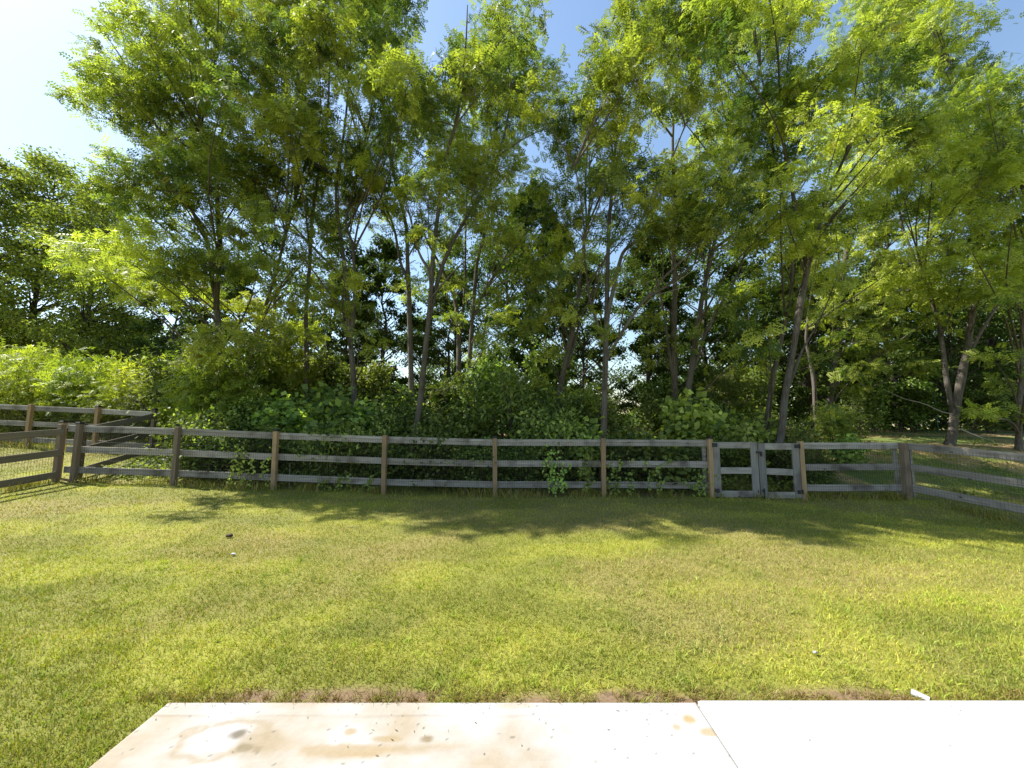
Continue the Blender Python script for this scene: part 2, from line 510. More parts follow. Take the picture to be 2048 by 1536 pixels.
slab('stained_concrete_patio', SL_X0, SL_XM, 0.0, paint_old)
slab('new_concrete_patio', SL_XM + 0.012, 6.5, 0.012, paint_new)

# ------------------------------------------------------------------ grass
def blades(x, y, z, h, w, bend, col, two):
    """tapered bent blades; two=True gives a lower quad and a tip triangle"""
    n = len(x)
    ang = rng.uniform(0, 2 * math.pi, n)
    lean = rng.uniform(0, 2 * math.pi, n)
    sx, sy = np.cos(ang) * w * 0.5, np.sin(ang) * w * 0.5
    bx, by = np.cos(lean) * bend, np.sin(lean) * bend
    if two:
        b0 = np.stack([x - sx, y - sy, z], -1); b1 = np.stack([x + sx, y + sy, z], -1)
        m0 = np.stack([x - sx * .85 + bx * .35, y - sy * .85 + by * .35, z + h * .6], -1)
        m1 = np.stack([x + sx * .85 + bx * .35, y + sy * .85 + by * .35, z + h * .6], -1)
        t = np.stack([x + bx, y + by, z + h], -1)
        V = np.stack([b0, b1, m1, m0, t], 1).reshape(-1, 3)
        k = np.arange(n)[:, None] * 5
        P = np.concatenate([k + np.array([[0, 1, 2]]), k + np.array([[0, 2, 3]]), k + np.array([[3, 2, 4]])], 0)
        C = np.repeat(col, 5, 0)
    else:
        V = np.stack([np.stack([x - sx, y - sy, z], -1), np.stack([x + sx, y + sy, z], -1), np.stack([x + bx, y + by, z + h], -1)], 1).reshape(-1, 3)
        P = np.arange(n * 3).reshape(-1, 3)
        C = np.repeat(col, 3, 0)
    return V, P, C

def in_lawn(x, y):
    return ~((x > SL_X0 - 0.01) & (y < SL_Y1 + 0.006))

def scatter(n, y0, y1, p):
    """points in the view wedge with a margin, density falling with depth"""
    u = rng.uniform(0, 1, n)
    e = 2 - p
    y = (y0 ** e + u * (y1 ** e - y0 ** e)) ** (1 / e)
    x = rng.uniform(-1, 1, n) * (1.42 * y + 0.9)
    return x, y

Vs, Ps, Cs = [], [], []; k0 = 0
def push(r):
    global k0
    V, P, C = r
    Vs.append(V); Ps.append(P + k0); Cs.append(C); k0 += len(V)

def grass_set(n, y0, y1, p, h0, h1, w0, wk, two, f0=0.0, f1=0.0):
    x, y = scatter(n, y0, y1, p)
    fade = np.clip((y - y0) / max(f0, 1e-6), 0, 1) * np.clip((y1 - y) / max(f1, 1e-6), 0, 1)
    # clumping
    keep = in_lawn(x, y) & (rng.uniform(0, 1, n) > bare(x, y) * 1.15) & (rng.uniform(0, 1, n) < 0.45 + 0.9 * fbm(x, y, 0.16, 200, 2))
    keep &= rng.uniform(0, 1, n) < fade
    keep &= ~((x > -10.1) & (x < 9.2) & (y > 8.95))
    x, y = x[keep], y[keep]; n = len(x)
    z = terrain(x, y) - 0.006
    j = rng.uniform(0, 1, n)
    col = turf_colour(x, y, j) * rng.uniform(0.7, 1.3, n)[:, None]
    col = np.clip(col * (1 + rng.normal(0, 0.07, (n, 3))), 0.005, 0.6)
    tall = 0.75 + 0.6 * fbm(x, y, 0.3, 210, 2)
    h = rng.uniform(h0, h1, n) * tall
    w = (w0 + wk * y) * rng.uniform(0.7, 1.3, n)
    push(blades(x, y, z, h, w, h * rng.uniform(0.2, 1.3, n), col, two))

grass_set(190000, 1.85, 4.3, 1.2, 0.016, 0.044, 0.0034, 0.0004, True, 0, 1.4)
grass_set(240000, 2.9, 7.0, 1.2, 0.018, 0.042, 0.0030, 0.0010, False, 1.4, 1.8)
grass_set(150000, 5.2, 11.6, 1.1, 0.02, 0.045, 0.003, 0.0014, False, 1.8, 0)
# ragged taller tufts: crabgrass and broad-bladed weeds near the slab and here and there
def tufts(cx, cy, per, spread, h0, h1, w, col, two=True, flat=1.0):
    n = len(cx) * per
    x = np.repeat(cx, per) + rng.normal(0, spread, n); y = np.repeat(cy, per) + rng.normal(0, spread, n)
    z = terrain(x, y) - 0.005
    h = rng.uniform(h0, h1, n)
    c = np.repeat(col, per, 0) * rng.uniform(0.75, 1.25, n)[:, None]
    push(blades(x, y, z, h, w * rng.uniform(.7, 1.3, n), h * rng.uniform(0.4, 1.7, n) * flat, c, two))
cx, cy = scatter(800, 1.9, 5.0, 1.3)
ok = in_lawn(cx, cy + 0.0) & (rng.uniform(0, 1, len(cx)) > bare(cx, cy))
cx, cy = cx[ok], cy[ok]
tufts(cx, cy, 12, 0.022, 0.025, 0.062, 0.0058, turf_colour(cx, cy) * np.array([0.95, 1.12, 0.95]))
cx = rng.uniform(SL_X0 - 0.2, 3.6, 620); cy = SL_Y1 + np.abs(rng.normal(0.02, 0.06, 620)) + 0.012
ok = rng.uniform(0, 1, 620) < 0.45 + 0.55 * (fbm(cx, cy, 0.3, 300) > 0.5)
cx, cy = cx[ok], cy[ok]
tufts(cx, cy, 12, 0.016, 0.015, 0.05, 0.0042, np.where((rng.uniform(0, 1, len(cx)) < 0.72)[:, None], STRAW * np.array([0.62, 0.52, 0.5]), GREEN * 0.95))
grass = obj('lawn_grass', mesh_np('lawn_grass', np.concatenate(Vs), np.concatenate(Ps), 3, np.concatenate(Cs)), M_GRASS)
grass['kind'] = 'stuff'
grass['label'] = 'short mown green and straw coloured lawn grass in front of the fence'
grass['category'] = 'grass'

# longer uncut grass along the fence lines
Vs, Ps, Cs = [], [], []; k0 = 0
def fence_grass(n, xa, ya, xb, yb, s, h0, h1):
    t = rng.uniform(0, 1, n)
    x = xa + (xb - xa) * t + rng.normal(0, s, n); y = ya + (yb - ya) * t + rng.normal(0, s, n)
    d = fbm(x, y, 0.5, 400, 2)
    keep = rng.uniform(0, 1, n) < np.clip((d - 0.3) * 2.6, 0.05, 1)
    x, y, d = x[keep], y[keep], d[keep]; n = len(x)
    h = rng.uniform(h0, h1, n) * (0.5 + d)
    c = np.where((rng.uniform(0, 1, n) < 0.42)[:, None], STRAW * 1.05, GREEN * 0.9) * rng.uniform(0.7, 1.25, n)[:, None]
    push(blades(x, y, terrain(x, y) - 0.01, h, rng.uniform(0.006, 0.012, n), h * rng.uniform(0.2, 1.0, n), c, True))
fence_grass(7500, -9.8, 8.75, 8.9, 8.75, 0.13, 0.05, 0.22)
fence_grass(1500, -10.2, 8.6, -10.2, 6.0, 0.10, 0.05, 0.2)
fence_grass(1500, 8.9, 8.6, 9.5, 5.5, 0.10, 0.05, 0.18)
fence_grass(2500, -10.5, 11.2, -17, 11.8, 0.3, 0.08, 0.35)
fence_grass(9000, 4.5, 11.5, 17, 14.5, 1.6, 0.03, 0.12)
g2 = obj('uncut_grass', mesh_np('uncut_grass', np.concatenate(Vs), np.concatenate(Ps), 3, np.concatenate(Cs)), M_GRASS)
g2['kind'] = 'stuff'
g2['label'] = 'longer uncut green and dry grass along the foot of the fences'
g2['category'] = 'grass'

# ------------------------------------------------------------------ fences
POST_W = 0.095
def make_post_mesh(h, cap_bev):
    bm = bmesh.new()
    bm_box(bm, (0, 0, h / 2 - 0.1), (POST_W, POST_W, h + 0.2), 0.005)
    me = bpy.data.meshes.new('post'); bm.to_mesh(me); bm.free()
    return me
POST_ME = {}
def post(parent, x, y, h=1.30, capped=False, mat=None, rz=0.0, lean=(0, 0)):
    mat = mat or M_POST
    key = (round(h, 2), mat.name)
    if key not in POST_ME:
        me = make_post_mesh(h, 0.01); me.materials.append(mat); POST_ME[key] = me
    p = obj('post', POST_ME[key], None, parent)
    p.location = (x, y, tz(x, y)); p.rotation_euler = (lean[0], lean[1], rz)
    if capped:
        if 'cap' not in POST_ME:
            bm = bmesh.new()
            bm_box(bm, (0, 0, 0.012), (0.112, 0.112, 0.03), 0.004)
            bm_box(bm, (0, 0, 0.034), (0.092, 0.092, 0.016), 0.004)
            me = bpy.data.meshes.new('post_cap'); bm.to_mesh(me); bm.free(); me.materials.append(M_CAP)
            POST_ME['cap'] = me
        c = obj('post_cap', POST_ME['cap'], None, p)
        c.location = (0, 0, h + 0.004)
    return p

def rail(parent, a, b, zc, mat, hgt=0.145, th=0.026):
    a = np.array(a, float); b = np.array(b, float)
    za, zb = tz(*a) + zc, tz(*b) + zc
    d = np.array([b[0] - a[0], b[1] - a[1], zb - za]); ln = float(np.linalg.norm(d))
    r = obj('rail', box_mesh('rail', (ln, th, hgt), 0.004), mat, parent)
    r.location = ((a[0] + b[0]) / 2, (a[1] + b[1]) / 2, (za + zb) / 2 + random.uniform(-.006, .006))
    r.rotation_euler = (random.uniform(-.02, .02), -math.atan2(d[2], math.hypot(d[0], d[1])) + random.uniform(-.003, .003), math.atan2(d[1], d[0]))
    return r

def wire_mesh(parent, segs, z1, sp=0.0508, hs=0.1016, t=0.0034):
    """welded wire between (a,b) pairs, from just above ground to z1 over ground"""
    V = []; 
    for a, b in segs:
        a = np.array(a, float); b = np.array(b, float); ln = np.linalg.norm(b - a); u = (b - a) / ln; nrm = np.array([-u[1], u[0]])
        ga, gb = tz(*a), tz(*b)
        s = np.arange(sp / 2, ln, sp)
        for q in s:
            c = a + u * q; g = ga + (gb - ga) * q / ln
            V.append((np.array([*c, g - 0.02]), np.array([*c, g + z1])))
        for zz in np.arange(z1 - 0.002, 0.02, -hs):
            V.append((np.array([*a, ga + zz]), np.array([*b, gb + zz])))
    A = np.array([v[0] for v in V]); B = np.array([v[1] for v in V]); n = len(A)
    D = B - A; D /= np.linalg.norm(D, axis=1)[:, None]
    up = np.where(np.abs(D[:, 2:3]) > 0.5, np.array([[1.0, 0, 0]]), np.array([[0, 0, 1.0]]))
    S = np.cross(D, up); S /= np.linalg.norm(S, axis=1)[:, None]; T = np.cross(D, S)
    ring = []
    for k in range(3):
        an = k * 2 * math.pi / 3
        ring.append((math.cos(an) * S + math.sin(an) * T) * t * 0.6)
    VV = np.concatenate([np.stack([A + r for r in ring], 1), np.stack([B + r for r in ring], 1)], 1).reshape(-1, 3)
    k = np.arange(n)[:, None] * 6
    P = np.concatenate([k + np.array([[i, (i + 1) % 3, 3 + (i + 1) % 3, 3 + i]]) for i in range(3)], 0)
    return obj('wire_mesh', mesh_np('wire_mesh', VV, P, 4), M_WIRE, parent, 'stuff')

RZ = (1.185, 0.715, 0.255)     # rail centre heights above ground
FXS = [-9.77, -7.525, -5.30, -2.85, -0.375, 2.035, 4.43]
CAPS = {0, 2, 4, 6}

ff = thing('rail_fence', 'long grey three rail fence with tan posts and black wire, left of the gate', 'fence', group='wooden rail fences')
for i, x in enumerate(FXS):
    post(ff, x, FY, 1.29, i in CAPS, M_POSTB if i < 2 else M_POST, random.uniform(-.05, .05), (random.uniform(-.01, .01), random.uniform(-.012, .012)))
for i in range(len(FXS) - 1):
    for zc in RZ:
        rail(ff, (FXS[i] - (0.3 if i == 0 else -0.004), FY + 0.062), (FXS[i + 1] - 0.004, FY + 0.062), zc, M_RAIL)
wire_mesh(ff, [((FXS[i], FY + 0.044), (FXS[i + 1], FY + 0.044)) for i in range(6)], 1.20)
b = obj('batten', box_mesh('batten', (0.09, 0.02, 1.1), 0.003), M_RAIL, ff)
b.location = (4.43 - 0.085, FY + 0.09, tz(4.4, FY) + 0.62)

fr = thing('rail_fence', 'short grey rail fence between the gate and the right corner post', 'fence', group='wooden rail fences')
XR0, XR1 = 6.475, 8.78
post(fr, XR0, FY, 1.29, False, M_POST)
post(fr, XR1, FY, 1.25, False, M_POSTB, 0.04, (0, 0.006)).scale = (1.35, 1.2, 1)
for zc in RZ:
    rail(fr, (XR0, FY + 0.064), (XR1, FY + 0.064), zc, M_RAIL)
wire_mesh(fr, [((XR0, FY + 0.044), (XR1, FY + 0.044))], 1.20)
b = obj('batten', box_mesh('batten', (0.1, 0.02, 1.0), 0.003), M_RAIL, fr)
b.location = (XR1 - 0.115, FY + 0.092, tz(XR1, FY) + 0.62)

fs = thing('rail_fence', 'grey rail fence in dappled sun running towards the viewer on the right', 'fence', group='wooden rail fences')
RP = [(8.86, FY - 0.02), (9.27, 6.35), (9.66, 4.0), (10.05, 1.65)]
for q in RP[1:]:
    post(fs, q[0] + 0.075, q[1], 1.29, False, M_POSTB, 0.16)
for i in range(3):
    a, bb = RP[i], RP[i + 1]
    for zc in RZ:
        rail(fs, a, bb, zc, M_RAIL)
wire_mesh(fs, [((RP[i][0] - 0.018, RP[i][1]), (RP[i + 1][0] - 0.018, RP[i + 1][1])) for i in range(3)], 1.20, t=0.0022)
b = obj('batten', box_mesh('batten', (0.05, 0.09, 1.1), 0.003), M_RAIL, fs)
b.location = (8.93, FY + 0.03, tz(8.9, FY) + 0.62)

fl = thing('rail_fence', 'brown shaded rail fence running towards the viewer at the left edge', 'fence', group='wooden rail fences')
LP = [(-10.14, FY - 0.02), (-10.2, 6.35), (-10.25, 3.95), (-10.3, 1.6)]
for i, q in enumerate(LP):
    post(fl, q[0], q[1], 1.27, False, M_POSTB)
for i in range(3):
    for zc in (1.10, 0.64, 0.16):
        rail(fl, (LP[i][0] + 0.062, LP[i][1]), (LP[i + 1][0] + 0.062, LP[i + 1][1]), zc, M_RAIL_SHADE)
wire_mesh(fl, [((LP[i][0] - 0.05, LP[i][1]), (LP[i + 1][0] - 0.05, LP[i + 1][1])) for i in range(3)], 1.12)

fn = thing('rail_fence', 'brown shaded rail fence running back uphill from the left corner post', 'fence', group='wooden rail fences')
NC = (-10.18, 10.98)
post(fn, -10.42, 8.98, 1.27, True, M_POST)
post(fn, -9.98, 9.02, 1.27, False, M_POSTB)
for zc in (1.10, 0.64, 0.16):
    rail(fn, (-10.02, 9.05), (NC[0] + 0.06, NC[1]), zc, M_RAIL_SHADE)
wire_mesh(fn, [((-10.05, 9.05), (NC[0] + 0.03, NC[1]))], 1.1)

fb = thing('rail_fence', "grey rail fence behind the neighbouring yard at the far left, below bright bushes", 'fence', group='wooden rail fences')
BP = [NC, (xat(193, 11.15, 850), 11.15), (xat(58, 11.3, 850), 11.3), (-16.4, 11.5), (-18.7, 11.7)]
for i, q in enumerate(BP):
    post(fb, q[0], q[1], 1.25, i in (0, 1), M_POST if i else M_POSTB)
for i in range(4):
    for zc in (1.12, 0.66, 0.2):
        rail(fb, (BP[i][0], BP[i][1] + 0.062), (BP[i + 1][0], BP[i + 1][1] + 0.062), zc, M_RAIL)
wire_mesh(fb, [((BP[i][0], BP[i][1] + 0.044), (BP[i + 1][0], BP[i + 1][1] + 0.044)) for i in range(4)], 1.15)

# double gate: two leaves
def gate_leaf(x0, x1, label, hinge, tilt):
    gz = tz((x0 + x1) / 2, FY) + 0.0
    g = thing('gate_leaf', label, 'gate', ((x0 + x1) / 2, FY - 0.01, gz), 0, 'leaves of the double gate')
    w = x1 - x0; sw = 0.155
    H0, H1 = 0.03, 1.235
    for s in (-1, 1):
        o = obj('stile', box_mesh('stile', (sw, 0.036, H1 - H0), 0.004), M_RAIL, g)
        o.location = (s * (w / 2 - sw / 2), 0, (H0 + H1) / 2)
        o.data.materials.clear(); o.data.materials.append(M_STILE)
    for i, zc in enumerate((1.165, 0.62, 0.095)):
        o = obj('cross_rail', box_mesh('cross_rail', (w - 2 * sw + 0.004, 0.03, 0.14), 0.004), M_RAIL, g)
        o.location = (0, 0.004, zc + (-0.015 if i == 1 else 0)); o.rotation_euler = (0, tilt if i == 1 else 0, 0)
    for zc in (1.17, 0.17):
        bm = bmesh.new()
        bm_box(bm, (hinge * (w / 2 - 0.04), -0.024, zc), (0.13, 0.008, 0.085), 0.003)
        bm_box(bm, (hinge * (w / 2 + 0.012), -0.03, zc), (0.022, 0.022, 0.1), 0.004)
        me = bpy.data.meshes.new('hinge'); bm.to_mesh(me); bm.free()
        obj('hinge', me, M_IRON, g)
    return g
M_STILE = noise_mat('weathered_stile_wood', (0.14, 0.128, 0.112), (0.28, 0.26, 0.23), (50, 50, 1.6), 0.85, 0.35, c3=(0.12, 0.10, 0.085), knots='z', dist=0.004)
GXM = xat(1517.5, FY, 950)
gl = gate_leaf(4.49, GXM - 0.008, 'left leaf of the grey double gate, level middle board', -1, 0.0)
gr = gate_leaf(GXM + 0.008, 6.42, 'right leaf of the grey double gate, black latch and sagging middle board', 1, 0.045)
# latch and drop rod on the right leaf
wr = 6.42 - (GXM + 0.008)
bm = bmesh.new()
bm_box(bm, (-wr / 2 + 0.0, -0.036, 1.04), (0.12, 0.03, 0.035), 0.004)
bm_box(bm, (-wr / 2 + 0.045, -0.045, 1.0), (0.03, 0.03, 0.10), 0.004)
me = bpy.data.meshes.new('latch'); bm.to_mesh(me); bm.free(); obj('latch', me, M_IRON, gr)
bm = bmesh.new()
bm_box(bm, (-wr / 2 + 0.07, -0.03, 0.12), (0.02, 0.02, 0.26), 0.003)
bm_box(bm, (-wr / 2 + 0.06, -0.03, 0.2), (0.06, 0.025, 0.03), 0.003)
bm_box(bm, (-wr / 2 + 0.06, -0.028, 0.06), (0.07, 0.02, 0.05), 0.003)
me = bpy.data.meshes.new('drop_bolt'); bm.to_mesh(me); bm.free(); obj('drop_bolt', me, M_IRON, gr)

# ------------------------------------------------------------------ leaves
def unit(v):
    return v / (np.linalg.norm(v, axis=-1, keepdims=True) + 1e-9)

# pinnate leaf: four pairs of leaflets and one at the tip (along, side, drop)
_tri = []
for t in (0.22, 0.42, 0.62, 0.82):
    for s in (-1, 1):
        _tri += [(t - 0.075, s * 0.02, 0.0), (t + 0.125, s * 0.11, -0.01), (t + 0.045, s * 0.34, -0.06)]
_tri += [(0.88, -0.09, -0.02), (0.88, 0.09, -0.02), (1.16, 0.0, -0.05)]
PINN = np.array(_tri)

def pinnate(O, D, Nn, L, col):
    """O origin, D rachis direction, Nn approximate normal, L length"""
    S = unit(np.cross(D, Nn)); U = np.cross(S, D)
    n = len(O)
    T = PINN[None] * L[:, None, None]
    T = T.copy(); T[:, :, 2] -= (PINN[None, :, 0] ** 2) * 0.18 * L[:, None]
    V = O[:, None] + T[:, :, 0:1] * D[:, None] + T[:, :, 1:2] * S[:, None] + T[:, :, 2:3] * U[:, None]
    V = V.reshape(-1, 3)
    P = np.arange(len(V)).reshape(-1, 3)
    return V, P, np.repeat(col, len(PINN), 0)

def simple_leaf(O, D, Nn, L, W, col):
    """pointed oval blade, folded a little along the midrib (two triangles)"""
    S = unit(np.cross(D, Nn)); U = np.cross(S, D)
    a = O; b = O + D * (0.45 * L)[:, None] + S * (0.5 * W)[:, None] + U * (0.12 * W)[:, None]
    c = O + D * L[:, None]; d = O + D * (0.45 * L)[:, None] - S * (0.5 * W)[:, None] + U * (0.12 * W)[:, None]
    V = np.stack([a, b, c, d], 1).reshape(-1, 3)
    k = np.arange(len(O))[:, None] * 4
    P = np.concatenate([k + np.array([[0, 1, 2]]), k + np.array([[0, 2, 3]])], 0)
    return V, P, np.repeat(col, 4, 0)

def rand_dir(n, up=0.0):
    v = rng.normal(0, 1, (n, 3)); v[:, 2] += up
    return unit(v)

LOC_A = np.array([0.075, 0.120, 0.030]); LOC_B = np.array([0.420, 0.450, 0.080]); LOC_Y = np.array([0.32, 0.26, 0.03])
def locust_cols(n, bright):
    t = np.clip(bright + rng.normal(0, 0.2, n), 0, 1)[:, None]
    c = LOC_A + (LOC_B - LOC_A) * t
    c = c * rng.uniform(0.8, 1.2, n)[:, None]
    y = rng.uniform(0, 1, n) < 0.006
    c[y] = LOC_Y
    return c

def pad_leaves(c, rx, rz, n, bright):
    """one billow of foliage: small sprays over a dome, compound leaves facing outwards"""
    ns = max(7, int(n / 11))
    u = rand_dir(ns, 0.55)
    rr = rng.uniform(0.35, 1.0, ns) ** 0.6
    sub = u * rr[:, None] * np.array([rx, rx, rz]) * 0.82
    k = rng.integers(0, ns, n)
    pos = sub[k] + rng.normal(0, 1, (n, 3)) * np.array([rx, rx, rz * 0.7]) * 0.135
    nrm = unit(pos / np.array([rx, rx, rz]))
    out = pos.copy(); out[:, 2] *= 0.3
    D = unit(unit(out) * 0.8 + rng.normal(0, 0.6, (n, 3)) + np.array([0, 0, -0.25]))
    N_ = unit(nrm * 0.75 + np.array([0, 0, 0.55])[None] + rng.normal(0, 0.38, (n, 3)))
    L = rng.uniform(0.13, 0.33, n)
    tone = np.repeat(bright, n) + rng.normal(0, 0.18, ns)[k]
    base = c - np.array([0, 0, 0.35 * rz])
    tw = [np.stack([base, base + sub[i] * 0.5 + np.array([0, 0, 0.08 * rz]), c + sub[i]]) for i in range(0, ns, 2)]
    return pinnate(c + pos, D, N_, L, locust_cols(n, tone)), tw

# ------------------------------------------------------------------ front row of locust trees
# (depth, trunk radius at base, stems as photo pixels from the ground up, label)
TREES = [
 (11.4, 0.105, [[(437, 770), (437, 700), (436, 640), (433, 600), (440, 500), (436, 440), (430, 330), (404, 265), (396, 190), (385, 90), (380, -10)],
                [(433, 600), (424, 560), (414, 480), (386, 425), (352, 320), (300, 230), (262, 150), (245, 70)],
                [(438, 520), (400, 548), (340, 556), (260, 552), (205, 520), (160, 525)],
                [(439, 530), (465, 543), (512, 562)]],
  'slim dark forked locust at the left end of the row'),
 (12.0, 0.06, [[(500, 720), (515, 660), (530, 615), (552, 545), (566, 490), (590, 400), (600, 280), (605, 160), (600, 40)]],
  'thin locust stem leaning right, behind the second fence bay'),
 (12.6, 0.085, [[(613, 800), (613, 700), (612, 630), (620, 520), (624, 440), (640, 330), (655, 230), (660, 120), (670, -10)]],
  'straight ivy speckled locust behind the third post from the left corner'),
 (11.0, 0.09, [[(709, 815), (706, 740), (701, 690), (696, 620), (690, 540), (684, 490), (672, 380), (690, 250), (700, 120), (700, 10)],
               [(701, 680), (708, 620), (709, 560), (704, 485), (692, 440), (720, 330), (745, 200), (755, 80)],
               [(692, 575), (670, 540), (620, 488), (585, 450), (550, 420)]],
  'locust with two close stems and a left slanting limb, just left of the fourth post'),
 (12.4, 0.10, [[(823, 800), (821, 700), (818, 600), (815, 520), (812, 450), (790, 360), (772, 260), (765, 150), (760, 40)],
               [(815, 560), (800, 520), (786, 450), (750, 370), (722, 300), (690, 245)]],
  'straight grey brown locust just left of the pale sinuous one, behind the fourth bay'),
 (9.75, 0.085, [[(826, 880), (834, 845), (843, 780), (852, 690), (861, 600), (867, 500), (877, 420), (885, 340), (915, 230), (930, 110), (935, 10)],
                [(858, 640), (876, 560), (898, 500), (930, 440), (962, 385), (1000, 300), (1020, 200), (1015, 80)],
                [(862, 570), (857, 540), (838, 505), (824, 450), (812, 400)]],
  'pale sinuous locust forking like a Y, closest trunk behind the fourth fence bay'),
 (14.2, 0.11, [[(918, 735), (917, 660), (910, 600), (890, 550), (868, 508), (850, 470), (838, 400)],
               [(918, 700), (925, 630), (930, 560), (932, 440), (940, 300), (960, 150)]],
  'dark crooked tree leaning left between the pale Y locust and the fifth post'),
 (13.2, 0.085, [[(940, 735), (943, 660), (948, 600), (955, 520), (975, 440), (985, 330), (1000, 200), (1010, 60)],
                [(950, 630), (975, 572), (1000, 530), (1030, 480), (1060, 420)]],
  'locust with a thin right slanting branch, behind the fifth post'),
 (11.2, 0.09, [[(1118, 800), (1126, 750), (1138, 690), (1152, 620), (1160, 560), (1166, 500), (1180, 400), (1178, 300)],
               [(1136, 735), (1150, 680), (1163, 630), (1176, 606), (1200, 540), (1240, 440)]],
  'locust leaning right with a bare pale base, behind the fifth fence bay'),
 (9.25, 0.085, [[(1206, 1000), (1207, 900), (1209, 800), (1211, 720), (1213, 640), (1215, 540), (1218, 450), (1224, 380), (1232, 280), (1238, 180), (1240, 70)],
                [(1211, 660), (1222, 600), (1238, 530), (1250, 500), (1280, 475), (1310, 420), (1340, 330), (1370, 250)],
                [(1209, 690), (1196, 650), (1180, 600), (1170, 520), (1167, 440), (1150, 330)],
                [(1213, 720), (1250, 655), (1290, 600), (1345, 565), (1400, 520), (1470, 480)]],
  'tall straight locust standing exactly behind the sixth post'),
 (12.2, 0.115, [[(1350, 830), (1349, 740), (1348, 660), (1350, 570), (1346, 490), (1350, 400), (1345, 290), (1352, 170), (1360, 40)],
                [(1347, 760), (1338, 700), (1330, 640), (1318, 580), (1300, 500), (1290, 400)]],
  'thick upright brown locust with a thinner stem at its left, behind the sixth bay'),
 (11.6, 0.10, [[(1374, 815), (1381, 750), (1390, 690), (1402, 610), (1412, 560), (1430, 480), (1444, 420), (1450, 330), (1478, 210), (1490, 90)],
               [(1388, 740), (1410, 670), (1440, 610), (1470, 560), (1500, 480), (1540, 400)],
               [(1425, 500), (1480, 460), (1540, 415), (1600, 380)]],
  'brown locust curving right, just left of the seventh post'),
 (9.7, 0.095, [[(1556, 905), (1562, 870), (1572, 780), (1588, 690), (1600, 600), (1612, 540), (1600, 470), (1588, 400), (1570, 300), (1560, 180), (1555, 60)],
               [(1592, 670), (1606, 590), (1620, 520), (1640, 450), (1660, 380), (1700, 290), (1730, 200)],
               [(1575, 775), (1590, 740), (1605, 700), (1640, 640)]],
  'pale grey locust with a forked top, rising behind the right gate leaf'),
 (11.3, 0.075, [[(1535, 845), (1545, 760), (1560, 690), (1574, 620), (1584, 560), (1580, 460), (1560, 370), (1540, 260), (1520, 130)]],
  'slender leaning locust behind the gate, left of the pale forked one'),
 (13.2, 0.075, [[(1633, 868), (1630, 800), (1626, 750), (1618, 710), (1612, 670), (1625, 580), (1650, 480)]],
  'short crooked sunlit trunk right of the gate'),
 (14.5, 0.15, [[(1657, 830), (1662, 770), (1672, 700), (1682, 640), (1678, 600), (1690, 520), (1720, 400), (1750, 280), (1760, 150), (1770, 20)],
               [(1676, 690), (1700, 650), (1720, 580), (1770, 500), (1850, 440)]],
  'stout ash grey trunk behind the fence right of the gate'),
 (12.4, 0.13, [[(1898, 905), (1906, 860), (1914, 800), (1926, 740), (1936, 690), (1944, 630), (1955, 560), (1960, 460), (1940, 330), (1920, 220), (1900, 130)],
               [(1908, 850), (1903, 810), (1893, 760), (1886, 700), (1870, 620), (1830, 520), (1800, 430), (1790, 300)],
               [(1932, 720), (1958, 670), (1985, 625), (2030, 560), (2080, 470), (2100, 350)]],
  'big forked trunk standing on the bank at the far right'),
 (12.0, 0.075, [[(2036, 892), (2038, 840), (2041, 770), (2044, 700), (2050, 600), (2060, 480), (2050, 350)]],
  'slim trunk at the right edge of the view'),
]

# silhouettes of the leafy mass as seen in the photo, used to choose where the foliage layers go
def inside(poly, x, y):
    c = False; j = len(poly) - 1
    for i in range(len(poly)):
        if ((poly[i][1] > y) != (poly[j][1] > y)) and (x < (poly[j][0] - poly[i][0]) * (y - poly[i][1]) / (poly[j][1] - poly[i][1]) + poly[i][0]):
            c = not c
        j = i
    return c
CANOPY = [(370, -60), (310, 20), (255, 60), (250, 110), (225, 180), (190, 215), (235, 245), (350, 255), (350, 310), (250, 335), (220, 365), (270, 405), (310, 440), (180, 480), (140, 530), (200, 575), (320, 600), (420, 600), (480, 560),
          (640, 560), (760, 480), (900, 480), (1000, 520), (1130, 560), (1200, 520), (1330, 500), (1480, 480), (1560, 520), (1700, 560), (1760, 610), (2090, 620), (2110, 260), (2030, 200), (1950, 150), (1890, 60), (1850, -60),
          (1745, -60), (1720, 90), (1670, 120), (1625, 80), (1590, -60), (1290, -60), (1235, 80), (1160, 230), (1090, 130), (1040, 30), (1010, -60), (985, -60), (950, 90), (895, 120), (840, 100), (780, -60)]
GAPS = [(700, 115, 30), (650, 190, 30), (540, 300, 26), (690, 265, 30), (828, 340, 38), (940, 235, 22), (1390, 150, 36), (1350, 275, 34), (1300, 305, 40), (1590, 125, 34), (1715, 210, 30), (1650, 350, 34), (1850, 190, 22),
        (405, 250, 30), (250, 440, 26), (1060, 330, 22), (1460, 290, 20), (870, 130, 24), (1040, 420, 40), (1180, 60, 20), (1590, 280, 24), (780, 460, 40), (1500, 200, 20)]
